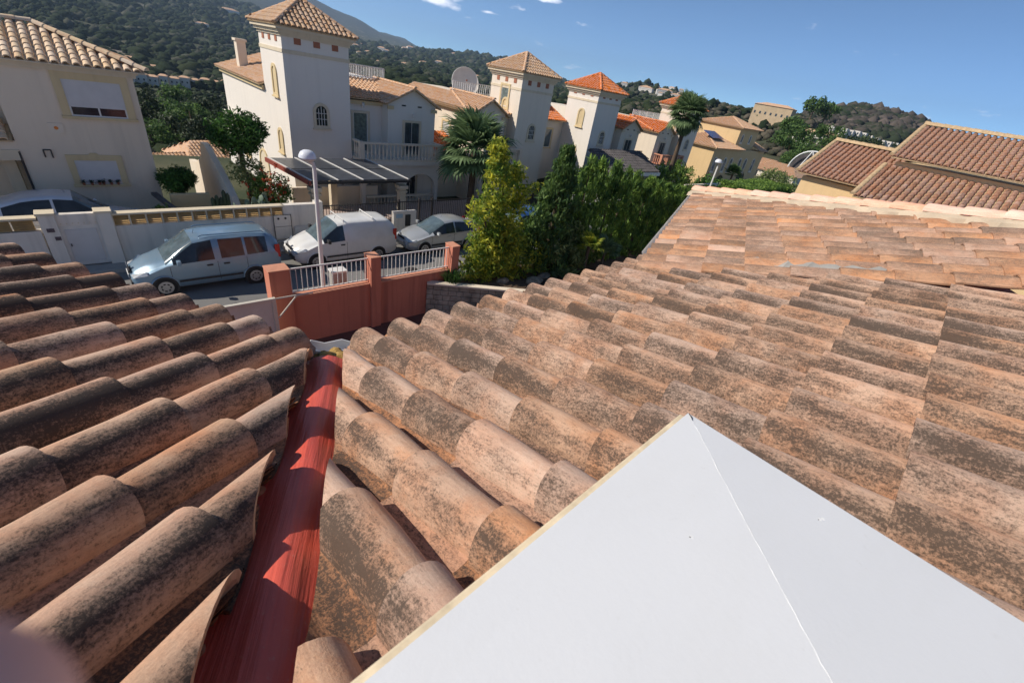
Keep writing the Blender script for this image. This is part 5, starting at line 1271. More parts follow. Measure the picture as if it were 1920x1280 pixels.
# tall yellow-green shrub behind the red wall
cl=[]
for cxs,cys,zt_,rm,nn_ in ((10.75,11.95,6.05,1.15,170),(11.55,11.9,5.35,1.05,130),(11.15,11.85,3.4,1.65,110)):
    for k in range(nn_):
        z=RN.uniform(1.15,zt_); t=(z-1.1)/(zt_-1.1); R0=rm*(1-t)**.45*min(1,.7+t*1.8)*RN.uniform(.5,1.0); a=RN.uniform(0,2*math.pi)
        cl.append(((cxs+R0*math.cos(a)+.15*math.sin(z*3),cys+R0*math.sin(a)*.6,z),RN.uniform(.16,.40)*(1.1-.35*t)))
for k in range(70):
    z=RN.uniform(1.1,2.3); a=RN.uniform(0,2*math.pi); cl.append(((12.4+1.15*math.cos(a),11.6+.5*math.sin(a),z),RN.uniform(.2,.36)))
plant('tall_shrub','tall yellow-green leafy shrub standing behind the stone planter, taller than the red wall','shrub',(11,11.9,1.1),clump_cloud(cl,400,.076,.3,1.5),LM['yg'],[([(11,11.9,1.0),(11.1,11.9,2.5),(11.0,11.9,4.6)],[.14,.1,.04]),([(11.1,11.9,1.6),(11.7,11.8,3.2)],[.07,.03]),([(11,11.9,1.8),(10.3,11.9,3.4)],[.07,.03])])
# grassy clump at its foot
def blades(c,n,h,s,spread,mat,lean=.8):
    P=[];F=[]
    for k in range(n):
        a=RN.uniform(0,2*math.pi); r=RN.uniform(0,s); b=np.array([c[0]+r*math.cos(a),c[1]+r*math.sin(a),c[2]]); d=np.array([math.cos(a),math.sin(a),0])*RN.uniform(.1,spread); w=np.array([-math.sin(a),math.cos(a),0])*.012; hh=h*RN.uniform(.6,1.1)
        m=b+d*.4+np.array([0,0,hh*.7]); e=b+d+np.array([0,0,hh*(1-.3*lean)]); i=len(P); P+=[b-w,b+w,m+w,m-w,e]; F+=[(i,i+1,i+2,i+3),(i+3,i+2,i+4,i+4)]
    return P,F
def tuft(name,label,cat,c,n,h,s,spread,mat):
    P,F=blades(c,n,h,s,spread,mat); mb=MB(); mb.add(P,[f if f[2]!=f[3] else f[:3] for f in F]); t=thing(name,label,cat,c); mb.build('leaves',mat,t); return t
tuft('grassy_plant','strappy green leaves spilling over the left end of the stone planter','plant',(8.95,11.75,1.2),260,.62,.3,.42,LM['gr'])
# dark conifer
cl=[]
for k in range(260):
    z=RN.uniform(.9,6.0); t=(z-.9)/5.2; R0=1.55*(1-t)**.7*RN.uniform(.5,1.0); a=RN.uniform(0,2*math.pi); cl.append(((13.9+R0*math.cos(a),11.7+R0*math.sin(a)*.8,z+.25*R0),RN.uniform(.16,.34)*(1.15-.5*t)))
plant('conifer','dark green conifer with drooping tips at the left end of the cypress row','conifer',(13.9,11.7,1),clump_cloud(cl,520,.075,.2,2.2,up=(.3,0,1.1)),LM['dk'],[([(13.9,11.7,1),(13.9,11.7,5.6)],[.16,.03])])
# cypress row
nC=11
for k in range(nC):
    x=15.2+k*1.0; top_=5.75-.16*k+RN.uniform(-.15,.15); y=11.5+RN.uniform(-.1,.1); cl=[]
    for q in range(150):
        z=RN.uniform(1.0,top_); t=(z-1)/(top_-1); R0=.62*(1-t**2.2)**.6*RN.uniform(.55,1); a=RN.uniform(0,2*math.pi); cl.append(((x+R0*math.cos(a),y+R0*math.sin(a),z),RN.uniform(.12,.2)))
    pos=['Leftmost','Second from left','Third from left','Fourth from left','Fifth from left','Middle','Fifth from right','Fourth from right','Third from right','Second from right','Rightmost'][k]
    plant('cypress',f'{pos} dark cypress of the dense row between the conifer and the far roof','cypress',(x,y,1),clump_cloud(cl,950,.06,.15,2.6,up=(0,0,1.6)),LM['cy'],[([(x,y,1),(x,y,top_-.6)],[.09,.02])],group='cypress row')
# shrubs and small palms in our garden
cl=[((14.3+RN.normal()*.55,10.9+RN.normal()*.35,RN.uniform(1.3,3.1)),RN.uniform(.14,.28)) for k in range(90)]
plant('garden_shrub','airy grey-green shrub between the tall yellow-green shrub and the dwarf palm','shrub',(14.3,10.9,1.1),clump_cloud(cl,560,.06,.2,2.6),LM['olive'],[([(14.3,10.9,1.1),(14.2,10.9,2.6)],[.06,.02])])
def frond_mesh(name,mat,L=.75,stem=.7,nb=22,droop=.35,seed=0):
    rr=np.random.default_rng(seed); mb=MB()
    # stem along +x then a fan of narrow folded blades
    S=[(0,0,0),(stem*.5,0,.06*stem),(stem,0,-.02*stem)]; mb.tube(S,[.016,.013,.01],5)
    b=np.array(S[-1])
    for k in range(nb):
        a=-1.75+3.5*k/(nb-1); l=L*(.75+.25*math.cos(a*.8))*rr.uniform(.88,1.06); d=np.array([math.cos(a),math.sin(a),0]); n=np.array([-d[1],d[0],0])
        w=L*.058
        p1=b+d*l*.5+np.array([0,0,.02]); p2=b+d*l*.82+np.array([0,0,-droop*l*.18]); p3=b+d*l+np.array([0,0,-droop*l*.42*rr.uniform(.7,1.5)])
        mb.add([b,p1-n*w,p1+np.array([0,0,-.012]),p1+n*w,p2-n*w*.6,p2+n*w*.6,p3],[(0,1,2),(0,2,3),(1,4,2),(2,4,5),(2,5,3),(4,6,5)])
    return mb.mesh(name,[mat])
def fan_palm(label,base,h,nf,L,stem,mats,crown_z=None,trunk_r=(.14,.1),lean=(0,0),name='fan_palm',dead=0,droopall=0,elmin=-.9):
    t=thing(name,label,'palm',base); top_=V((base[0]+lean[0],base[1]+lean[1],base[2]+h))
    MB().tube([V(base),V(base)+(top_-V(base))*.35+V((lean[0]*.1,0,0)),V(base)+(top_-V(base))*.7,top_],[trunk_r[0]*1.2,trunk_r[0],trunk_r[1],trunk_r[1]*1.15],10).build('trunk',M['trunk'],t,smooth=True)
    ms=[frond_mesh('frond_mesh',mats[0],L,stem,seed=s,droop=.25+.25*s) for s in range(3)]
    for k in range(nf):
        el=elmin+(1.35-elmin)*((k+.5)/nf)**.8; az=k*2.39996+random.uniform(-.2,.2)
        mw=Matrix.Translation(top_)@Matrix.Rotation(az,4,'Z')@Matrix.Rotation(-el,4,'Y')@Matrix.Rotation(random.uniform(-.3,.3),4,'X')@Matrix.Scale(random.uniform(.8,1.1),4)
        put('frond',ms[k%3],t,mw)
    for k in range(dead):
        az=k*2.4; put('dead_frond',ms[k%3],t,Matrix.Translation(top_-V((0,0,.25)))@Matrix.Rotation(az,4,'Z')@Matrix.Rotation(1.25+random.uniform(-.15,.15),4,'Y')@Matrix.Scale(.75,4))
    return t
fan_palm('bushy fan palm with stiff grey-green fronds in front of the second villa',(17.6,22.0,-.5),4.25,50,1.5,1.2,[LM['palm']],trunk_r=(.22,.2),elmin=-.75)
fan_palm('tall slender-trunked fan palm rising above the roofs far along the street',(42.6,22.3,-.5),8.1,54,1.25,.95,[LM['palm']],trunk_r=(.26,.19),lean=(-.2,0),name='tall_palm',dead=16,elmin=-.7)
fan_palm('dwarf fan palm with a bare trunk in front of the cypress row',(14.9,10.3,1.1),1.35,18,.42,.32,[LM['yg']],trunk_r=(.09,.07),elmin=-.15)
fan_palm('small fan palm with drooping leaves right of the dwarf palm',(16.2,10.3,1.1),.9,14,.42,.45,[LM['palm']],trunk_r=(.06,.05),elmin=-.1)
fan_palm('stemless young fan palm at the planter edge',(13.6,10.35,1.1),.12,14,.30,.22,[LM['palm']],trunk_r=(.05,.05),elmin=.2)
fan_palm('small palm with arching fronds against the ochre wall, far along the street',(58.5,22.5,-.5),2.6,18,.8,.6,[LM['dk']],elmin=-.2)
# trimmed hedges
def hedge(label,x0,x1,y0,y1,z0,z1,mat,name='clipped_hedge',s=.06,dens=420):
    P=[];N=[]
    def faceq(n,fn,nv): 
        c=np.array([fn(RN.random(),RN.random()) for _ in range(n)]); P.append(c+RN.normal(size=c.shape)*.05); N.append(np.tile(nv,(n,1)))
    A=lambda a,b:int(min(9000,a*b*dens))
    faceq(A(x1-x0,y1-y0),lambda u,v:(x0+(x1-x0)*u,y0+(y1-y0)*v,z1+.06*math.sin(u*20)),(0,0,1.)); faceq(A(x1-x0,z1-z0),lambda u,v:(x0+(x1-x0)*u,y0,z0+(z1-z0)*v),(0,-1.,0)); faceq(A(y1-y0,z1-z0),lambda u,v:(x0,y0+(y1-y0)*u,z0+(z1-z0)*v),(-1.,0,0))
    faceq(A(x1-x0,z1-z0)//2,lambda u,v:(x0+(x1-x0)*u,y1,z0+(z1-z0)*v),(0,1.,0))
    t=thing(name,label,'hedge',((x0+x1)/2,(y0+y1)/2,z0)); v,f=quads(np.concatenate(P),np.concatenate(N),s,.5,1.3); link('leaves',npmesh('hedge_leaves',v,f,[mat]),t)
    MB().box((x0+.08,y0+.08,z0),(x1-.08,y1-.08,z1-.06)).build('core',M['cactus'],t); return t
hedge('flat-topped clipped hedge with sunlit yellow top beyond the cypress row',22.5,33.5,12.5,14.2,.1,3.55,LM['hedge'],dens=330,s=.08)
hedge('dark clipped hedge block beyond the ridge, left of the ochre house with brown roofs',33.5,42,11.2,13.6,.1,4.0,LM['cy'],dens=330,s=.08)
def bush(name,label,cat,c,r,n,per,s,mat,asp=1.6,squash=.8,group=None,trunk=True,cr=(.2,.4)):
    cl=[]
    for k in range(n):
        d=RN.normal(size=3); d/=np.linalg.norm(d); q=RN.uniform(.5,1)**.5; cl.append(((c[0]+d[0]*r[0]*q,c[1]+d[1]*r[1]*q,c[2]+d[2]*r[2]*q),RN.uniform(*cr)))
    return plant(name,label,cat,(c[0],c[1],c[2]-r[2]),clump_cloud(cl,per,s,.35,asp),mat,[([(c[0],c[1],c[2]-r[2]-.9),(c[0],c[1],c[2])],[.1,.05])] if trunk else None,group)
bush('leafy_bush','leafy shrub and climbers beside the dark hedge block below the tan roofs','bush',(44,13,3.2),(2.6,1.5,1.4),60,160,.11,LM['olive'],cr=(.4,.7))
bush('leafy_bush','dark green bushes left of the tall palm, behind the dark carport','bush',(43.5,22.3,1.8),(3.2,1.2,1.7),70,160,.12,LM['cy'],cr=(.4,.7))
bush('leafy_bush','bright green banana-leaved shrubs at the foot of the ochre villa','bush',(50.0,21.3,1.1),(2.8,.8,1.0),50,170,.14,LM['gr'],cr=(.3,.6))
bush('leafy_bush','low bright green bush behind the fence between the second and third villas','bush',(22.6,20.9,1.7),(1.5,.5,.35),30,260,.08,LM['yg'],cr=(.2,.32),trunk=False)
bush('leafy_bush','dark shrub mass between the second and third villas','bush',(29.6,22.5,1.2),(2.2,1.5,1.5),60,170,.11,LM['cy'],cr=(.35,.6))
bush('round_tree','dense round-headed green tree at the left side of the nearest white villa','tree',(5.25,23,4.02),(1.05,.8,.72),110,520,.07,LM['gr'],cr=(.2,.38))
bush('round_bush','clipped rounded green bush between the tan house and the curved wall','bush',(2.85,23.6,1.95),(.62,.5,.42),70,1500,.045,LM['gr'],cr=(.2,.3),trunk=False)
bush('mixed_shrub','straggly dry shrub under the round-headed tree','shrub',(5.25,22.4,2.55),(.8,.5,.5),50,420,.06,LM['olive'],cr=(.14,.28))
fb=bush('flowering_shrub','dark green shrub covered in orange-red flowers beside the carport','shrub',(5.95,21.6,1.95),(.85,.5,.75),80,560,.06,LM['cy'],cr=(.16,.3))
cl=[((5.75+RN.normal()*.42,21.3+RN.normal()*.3,2.15+RN.normal()*.34),.07) for k in range(70)]; v,f=clump_cloud(cl,2600,.045,.4,1.1); link('flowers',npmesh('flowers',v,f,[LM['red']]),fb)
# prickly pear, columnar cactus
pp=thing('prickly_pear','grey-green prickly pear behind the louvred wall','cactus',(5.1,20.6,1.2))
for k in range(34):
    c=V((5.0+random.gauss(0,.32),20.6+random.gauss(0,.12),1.35+abs(random.gauss(0,.32)))); mb=MB(); bm=bmesh.new(); bmesh.ops.create_icosphere(bm,subdivisions=2,radius=.12)
    rot=Matrix.Rotation(random.uniform(0,3),3,'Z')@Matrix.Rotation(random.uniform(-.5,.5),3,'X'); mb.add([c+rot@Vector((v.co.x,v.co.y*.2,v.co.z*1.35)) for v in bm.verts],[[v.index for v in f.verts] for f in bm.faces]); bm.free(); mb.build('pad',M['pear'],pp,smooth=True)
MB().tube([(5.0,20.6,-.4),(5.0,20.6,1.4)],.12,8).build('trunk',M['trunk'],pp)
cc=thing('columnar_cactus','dark columnar cactus cluster behind the louvred wall, left of the curved wall','cactus',(3.85,21,1))
for dx,h in ((-.28,.62),(-.14,.75),(0,.62),(.12,1.05),(.24,.85),(-.02,.5)):
    MB().tube([(3.8+dx,21+random.uniform(-.1,.1),-.4),(3.8+dx,21,1.2),(3.8+dx*1.05,21,1.45+h*.62),(3.8+dx*1.05,21,1.5+h*.66)],[.08,.08,.075,.03],8).build('stem',M['cactus'],cc,smooth=True)
# sculpted garden walls between the tan house and the villa
sw=thing('garden_wall','stepped curved cream side wall climbing between the tan house and the white villa','wall',(4.2,23,0))
pr=[(21,-.4),(21,1.15),(21.6,1.75),(22.6,2.2),(24.2,2.75),(25.3,3.1),(26.0,3.05),(26.5,2.3),(28,1.7),(30,1.4),(30,-.6)]
MB().prism([(4.3,y,z) for y,z in pr],(.25,0,0)).build('wall',M['wallB'],sw)
MB().box((4.55,21.0,-.4),(5.9,21.2,1.0)).build('return_wall',M['wwall'],sw)
lw=thing('garden_wall','low ochre garden wall with rounded top under the clipped bush','wall',(3,23,0))
MB().box((2.3,22.6,-.4),(3.72,22.8,1.62)).build('wall',M['trim'],lw,bevel=.04)
rp=thing('handrail_wall','dark sloping coping of the entrance stair beside the tan house','stair wall',(2.3,22,0))
MB().obox((2.15,22.0,1.35),(.10,0,0),(.32,-1.0,-.22),(0,0,.06)).build('coping',M['slate'],rp)
bush('low_planting','dark planting below the stair coping beside the tan house','plant',(1.9,21.9,.95),(.5,.4,.35),30,420,.06,LM['cy'],cr=(.12,.24),trunk=False)
ag=tuft('agave','pale blue-green agave beside the carport pillar','agave',(6.95,20.7,1.15),40,.45,.06,.35,M['pear'])
# lower houses seen in the gap
def small_house(label,x,y,z,w,d,h,hr,roofm,wallm,az=0,name='house',cat='house',group=None,win=True,tiles=True,flat=False):
    t=thing(name,label,cat,(x,y,z),group); c,s=math.cos(az),math.sin(az); Wd=lambda p:(x+p[0]*c-p[1]*s,y+p[0]*s+p[1]*c,z+p[2])
    mb=MB(); mb.prism([Wd((-w/2,-d/2,-3)),Wd((w/2,-d/2,-3)),Wd((w/2,d/2,-3)),Wd((-w/2,d/2,-3))],(0,0,h+3)); wl_=mb.build('wall',wallm,t)
    if not flat:
        o=.35; A=[Wd((-w/2-o,-d/2-o,h)),Wd((w/2+o,-d/2-o,h)),Wd((w/2+o,d/2+o,h)),Wd((-w/2-o,d/2+o,h))]; r0,r1=(Wd((-w/2-o+min(d/2,w*.3),0,h+hr)),Wd((w/2+o-min(d/2,w*.3),0,h+hr)))
        if tiles:
            for p,q,a_,b_ in ((A[0],A[1],r0,r1),(A[2],A[3],r1,r0)):
                p,q,a_,b_=map(V,(p,q,a_,b_)); u=(q-p).normalized(); v=(a_-p); v=(v-u*v.dot(u)).normalized()
                slope(t,p,u,v,[(0,0),((q-p).length,0),((b_-p).dot(u),(b_-p).dot(v)),((a_-p).dot(u),(a_-p).dot(v))],roofm,.3,.4)
            MB().add([A[1],A[2],r1,A[3],A[0],r0],[(0,1,2),(3,4,5)]).build('roof_end',roofm,t)
        else: MB().add(A+[r0,r1],[(0,1,5,4),(2,3,4,5),(1,2,5),(3,0,4),(3,2,1,0)]).build('roof',roofm,t)
    if win:
        nw=max(2,int(w/2.2))
        for k in range(nw):
            xc=-w/2+w*(k+.5)/nw; zz=h*.45
            mb=MB(); mb.prism([Wd((xc-.4,-d/2-.03,zz)),Wd((xc+.4,-d/2-.03,zz)),Wd((xc+.4,-d/2-.03,zz+1.1)),Wd((xc-.4,-d/2-.03,zz+1.1))],V(Wd((0,.05,0)))-V(Wd((0,0,0)))); mb.build('window',M['glass'],t)
        mb=MB(); 
    return t
small_house('lower house with pinkish tiled roof seen between the tan house and the villa, left one',5.3,51,-6.9,7,6,2.6,1.5,M['roofA'],M['wallA'],.3)
small_house('lower house with tiled roof seen below the round tree, middle one',8.6,46,-6.2,5,6,2.0,1.5,M['roofA_dark'],M['wallB'],.1)
small_house('lower tiled house seen just left of the nearest villa, right one',9.2,53,-6.0,5,5,2.6,1.4,M['roofA'],M['wallH'],.2)
# ================================================================ OCHRE HOUSE WITH BROWN ROOFS (right)
yh=thing('ochre_house','ochre house with three brown barrel-tile roof blocks behind the far ridge on the right','house',(30,2,0))
mb=MB(); mb.box((26.98,1.0,0),(34,6.95,6.1)); mb.box((24.5,-8,0),(27.8,3.85,5.85)); mb.box((27.8,-8,0),(35,3.75,7.5)); mb.build('wall',M['ochre2'],yh)
tan=1.52/4.4
slope(yh,(26.65,7.2,6.22),(0,-1,0),(1,0,.36),[(0,0),(3.5,0),(3.5,4.6),(0,4.6)],M['roofNj'],.235,.36,deckmat=M['eave'],label='lower left roof block')
slope(yh,(24.2,4.05,5.98),(0,-1,0),(1,0,.355),[(0,0),(8.6,0),(8.6,3.78),(0,3.78)],M['roofN'],.235,.36,individual=True,deckmat=M['eave'],label='front roof block of long brown tile rows')
slope(yh,(27.44,3.98,7.66),(0,-1,0),(1,0,.345),[(0,0),(9.5,0),(9.5,4.65),(0,4.65)],M['roofNj'],.235,.36,deckmat=M['eave'],label='upper roof block')
ridge(yh,(30.98,7.25,7.86),(30.98,3.6,7.86),M['eave'],.16); ridge(yh,(31.8,4.05,9.25),(31.8,-5.5,9.25),M['eave'],.17)
for a,b in (((26.65,7.22,6.28),(30.98,7.22,7.84)),((24.2,4.08,6.04),(27.75,4.08,7.30)),((27.44,4.0,7.72),(31.8,4.0,9.2))): ridge(yh,a,b,M['eave'],.11,'verge_tile')
slope(yh,(35.2,7.2,6.3),(0,1,0),(-1,0,.36),[(-3.5,0),(0,0),(0,4.5),(-3.5,4.5)],M['roofNj'],.235,.36)
# ================================================================ FAR LANDSCAPE: forest, houses, pines
def ico(sub):
    bm=bmesh.new(); bmesh.ops.create_icosphere(bm,subdivisions=sub,radius=1); v=np.array([x.co[:] for x in bm.verts]); f=np.array([[a.index for a in x.verts] for x in bm.faces]); bm.free(); return v,f
I1,I2=ico(1),ico(2)
def forest(name,label,n,azr,rr,sz,dens,mat,seed=0,sub=1):
    rg=np.random.default_rng(seed); az=rg.uniform(*azr,n); r=np.exp(rg.uniform(math.log(rr[0]),math.log(rr[1]),n)); x=r*np.cos(np.radians(az)); y=r*np.sin(np.radians(az)); z=terrain_z(r,az)
    keep=(fbm(x/70,y/70,2.)+fbm(x/19,y/19,5.)*.5>dens)&(fbm(x/140+3,y/140,7.)+fbm(x/37,y/37,9.)*.6>-1.15)&~((az>73)&(az<86.5)&(r>235)&(r<418)&(sz[0]>.6))&~((az>7)&(az<14)&(r>255)&(r<420))&~((az>15)&(az<23)&(r>150)&(r<275)&(rg.uniform(size=n)<.8)); x,y,z,r=x[keep],y[keep],z[keep],r[keep]; k=len(x)
    v0,f0=(I1,I2)[sub-1]; s=np.exp(rg.normal(0,.33,k)).clip(.4,2.1)*.95*(sz[0]+sz[1]*r)
    V_=v0[None]*(1+rg.uniform(-.28,.28,(k,len(v0),1))); V_=V_*s[:,None,None]*np.array([1,1,.85]); V_+=np.stack([x,y,z+s*.45],-1)[:,None]
    F_=f0[None]+(np.arange(k)*len(v0))[:,None,None]
    me=npmesh(name,V_.reshape(-1,3),F_.reshape(-1,3),[mat],False); return tag(link(name,me),label,'forest',None,'stuff')
t=NT('forest_canopy'); g=t.new('ShaderNodeNewGeometry'); ri=g.outputs['Random Per Island']; n=t.noise(g.outputs['Position'],.9,5,.7)
c=t.mix(ri,(.016,.030,.014),(.060,.074,.032)); c=t.mix(t.ramp(ri,[(.86,0.0),(.9,.8)]),c,(.13,.125,.095)); c=t.mix(t.math('MULTIPLY',n,.7),c,(.010,.017,.009)); t.bump(n,1.0,.6); FM=t.out(c,1,0,.1)
t=NT('scrub_canopy'); g=t.new('ShaderNodeNewGeometry'); ri=g.outputs['Random Per Island']; n=t.noise(g.outputs['Position'],.9,5,.7)
c=t.mix(ri,(.04,.045,.03),(.15,.125,.095)); c=t.mix(t.math('MULTIPLY',n,.5),c,(.03,.035,.02)); t.bump(n,1.0,.5); FS=t.out(c,1,0,.1)
t=NT('winter_wood_canopy'); g=t.new('ShaderNodeNewGeometry'); ri=g.outputs['Random Per Island']; n=t.noise(g.outputs['Position'],.02,5,.7)
c=t.mix(ri,(.05,.045,.038),(.13,.105,.09)); c=t.mix(t.ramp(n,[(.45,0.0),(.55,1.0)]),c,(.03,.04,.022)); FR=t.out(c,1,0,.1)
forest('forest','pine forest filling the valley and slopes on the left behind the villas',9500,(56,94),(56,700),(1.15,.0055),-.9,FM,1,2)
forest('forest','distant wooded hillside rising behind the valley on the left',24000,(40,94),(600,3200),(1.6,.0032),-.5,FM,2,1)
forest('forest','scrubby low hills behind the orange-roofed villas',9000,(0,46),(220,2200),(1.0,.0032),-.1,FM,3,1)
forest('scrub','low scrub in the clearing before the white terraced row',1400,(73,87),(235,400),(.5,.002),-2,FM,6,1)
forest('scrub','dry scrub and bushes on the slope below the stone house',3500,(6,34),(95,420),(.45,.0035),-.5,FS,4,1)
forest('forest','dark wooded ridge beyond the brown roofs',9000,(-2,18),(480,1050),(1.2,.0036),-1.6,FR,5,1)
# individual trees that can be told apart in the gap and on the right-hand slope
def blob_tree(label,x,y,h,r,mat,name='pine_tree',group=None,n=26,squash=.7):
    z=tz(x,y); cl=[]
    for k in range(n):
        d=RN.normal(size=3); d/=np.linalg.norm(d); q=RN.uniform(.3,1)**.5; cl.append(((x+d[0]*r*q,y+d[1]*r*q,z+h-r*squash+d[2]*r*squash*q),RN.uniform(.3,.5)*r*.75))
    sc=max(.14,math.hypot(x,y)*.0022)
    return plant(name,label,'tree',(x,y,z),clump_cloud(cl,14/(sc*sc)*.32,sc,.45,1.4),mat,[([(x,y,z-.5),(x+.2,y,z+h*.5),(x,y,z+h*.8)],[r*.09,r*.07,.05])],group)
at=lambda az,r:(r*math.cos(R(az)),r*math.sin(R(az)))
gapl=['dark pine just right of the tan house wall, lowest of the gap','rounded green pine in the middle of the gap above the tiled roofs','tall dark pine at the left edge of the valley gap','broad olive-green pine below the white village row, left of centre','pine against the left wall of the nearest villa wing','small pine just under the white terraced houses on the left','bushy pine right of centre in the valley gap','dark pine right under the villa side wing','pale green pine low in the valley gap','conical pine in the centre under the village row']
for k,(az,r,h,rd) in enumerate(((84.6,88,6,3.4),(82.5,92,6.5,3.6),(84.8,120,9,4),(83.1,135,8,4.5),(79.4,98,7,3.3),(84.4,190,9,4.6),(81.0,125,8,4),(79.2,150,9,4.4),(81.6,78,5,3.0),(81.9,200,11,4.2))):
    x,y=at(az,r); blob_tree(gapl[k],x,y,h,rd,LM['pine'] if k%3 else LM['dk'],group='pines in the valley gap')
# right-hand slope: pines, stone house, white villa, tan roofs, white rows
rl_=['large dark umbrella pine on the skyline right of the stone house','second dark pine on the skyline, behind the white villa','dark pine left of the white villa','dense pine grove tree below the white villa','dense dark pine in front of the tan-roofed bungalow','round pine directly left of the brown roofs','small pine beside the left corner of the stone house','pine below the white villa on the right','pine above the left brown roof','low pine left of the long white row','pine beneath the white terraces, near the upper brown roof']
for k,(az,r,h,rd) in enumerate(((16.2,330,14,5.5),(15.0,335,13,5.5),(17.3,190,7,4),(16.8,150,7,4.4),(15.3,120,5,3.6),(13.8,130,5,3.4),(20.9,262,6,2.6),(13.9,180,8,4.6),(12.0,150,7.5,4.2),(10.6,170,8,4.6),(9.0,175,8,4.6))):
    x,y=at(az,r); blob_tree(rl_[k],x,y,h,rd,LM['dk'] if k<8 else LM['pine'],group='pines on the right-hand slope',n=34)
x,y=at(19.6,262); z=tz(x,y); small_house('old cream stone farmhouse with shallow tiled roof standing alone on the hilltop',x,y,z+1.2,17,8,7.0,1.2,M['roofA'],stucco('old_stone_render',(.60,.46,.30),.2,sc=.3),R(19.6-90-14),name='farmhouse',tiles=False)
x,y=at(14.8,205); z=tz(x,y); wv=small_house('white villa with arches and a small round turret among the pines on the slope',x,y,z+1.5,15,7,2.6,1.1,M['roofA'],M['wallA_tower'],R(14.8-90-8),name='villa',cat='villa',tiles=False)
MB().lathe((x+3,y-2.0,z+3.5),[(1.5,0),(1.5,2.6),(1.2,3.3),(.4,3.8)],16).build('turret',M['wallA_tower'],wv,smooth=True)
for k in range(4):
    c=V((x,y,z+1.7))+V((math.cos(R(-83.2)),math.sin(R(-83.2)),0))*0; u=V((math.cos(R(14.8-98)),math.sin(R(14.8-98)),0)); n_=V((u.y,-u.x,0)); n_=n_ if n_.dot(V((x,y,0)))<0 else -n_
    p=c+u*(-5.2+k*2.6)+n_*3.6; MB().obox(p,u*.8,n_*.06,V((0,0,.8))).build('arch_opening',M['glass'],wv)
for k,(az,r,w,lb) in enumerate(((18.6,98,9,'tan-roofed bungalow right of the ochre villa, left part'),(16.7,96,8,'tan-roofed bungalow beside the white arched pergola'))):
    x,y=at(az,r); small_house(lb,x,y,tz(x,y)-1.4,w,7,2.6,1.4,M['roofA'],M['wallA'],R(az-90-20),name='bungalow',cat='bungalow')
# white arched pergola frame
x,y=at(14.3,80); pg=thing('arched_pergola','white arched pergola frame over a dark opening, left of the brown roofs','pergola',(x,y,2))
u=V((math.cos(R(14.3-90)),math.sin(R(14.3-90)),0))
for d in (0,1.1):
    b=V((x,y,3.2))+V((x,y,0)).normalized()*d; MB().tube([b+u*(2.6*math.cos(q))+V((0,0,2.6*math.sin(q))) for q in np.linspace(0,math.pi,17)],.09,6).build('arch',M['white'],pg)
b=V((x,y,3.2)); MB().tube([b-u*.4+V((0,0,2.6)),b+u*.9],.08,6).build('strut',M['white'],pg); MB().tube([b-u*.4+V((0,0,2.6)),b-u*1.3],.08,6).build('strut',M['white'],pg)
MB().prism([b+u*(2.45*math.cos(q))+V((0,0,2.45*math.sin(q)))+V((x,y,0)).normalized()*.5 for q in np.linspace(0,math.pi,13)],V((x,y,0)).normalized()*.05).build('dark_panel',M['slate'],pg)
# white rows: valley village, rows on the right-hand ridge foot, scattered villas
def wrow(prefix,lst,group,roof=True):
    for k,(az,r,w,h,lb) in enumerate(lst):
        x,y=at(az,r); small_house(lb,x,y,tz(x,y)+(.3 if prefix=='v' else 1.5),w,8,h,.9,M['roofA'],M['wallA_tower'],R(az-90-6),name='terraced_house',group=group,tiles=False,flat=not roof)
ordn=['first','second','third','fourth','fifth','sixth','seventh','eighth','ninth','tenth','eleventh','twelfth']
wrow('v',[(84.9-k*.82,402+k*4,5.6 if k%3 else 4.6,5.2+.9*(k%2),f'white terraced house, {ordn[k]} from the left in the valley row') for k in range(12)],'white terraced houses in the valley')
wrow('r',[(12.9-k*.55,330+k*8,3.4+k*.1,3.4,f'white house, {ordn[k]} from the left in the row below the wooded ridge') for k in range(9)],'white row below the wooded ridge',False)
sc=[(84.6,640,13,'white villa high on the wooded slope above the tan house roof'),(83.1,560,10,'white villa below the high one on the wooded slope'),(81.8,545,10,'white villa with terrace right of the pair on the wooded slope'),(78.6,1500,26,'pale house far up the slope near the tower top'),(76.3,2300,60,'long pale building at the top left near the tower roof'),(64.2,900,14,'small white house on the slope right of the main tower'),(60.6,700,11,'white house in the fields above the first terrace railing'),(62.6,1100,15,'pale house on the terraced slope above the railing'),(58.4,1500,20,'little white farmhouse on the distant slope left of the dish'),(66.0,1300,16,'small white house just right of the tower eave'),(33.0,900,24,'white house cluster on the rocky hill, left'),(31.0,880,26,'white house cluster on the rocky hill, right'),(29.6,820,18,'white house at the foot of the rocky hill'),(8.6,740,12,'white house on the crest of the wooded ridge'),(7.2,760,13,'white house near the right end of the wooded ridge'),(12.6,745,10,'small white house on the left shoulder of the wooded ridge')]
for az,r,w,lb in sc:
    x,y=at(az,r); small_house(lb,x,y,tz(x,y)+1,w,w*.6,max(3.5,w*.22),w*.1,M['roofA'],M['wallA_tower'],R(az-90+random.uniform(-20,20)),tiles=False,name='distant_house')
sd=np.random.default_rng(12)
for k in range(46):
    az,r=(sd.uniform(44,67),math.exp(sd.uniform(math.log(800),math.log(2900)))) if k<30 else (sd.uniform(24,37),sd.uniform(800,1250))
    x,y=at(az,r); w=r*.011*sd.uniform(.7,1.3); small_house('tiny white house on the distant green slope above the dish and terrace railings' if k<30 else 'tiny white house on the rocky hill between the orange tower roofs',x,y,tz(x,y)+r*.002,w,w*.6,w*.42,w*.14,M['roofA'],M['wallA_tower'],R(az-90+sd.uniform(-25,25)),tiles=False,name='distant_house',group='white houses on the distant green slope' if k<30 else 'white houses on the rocky hill')
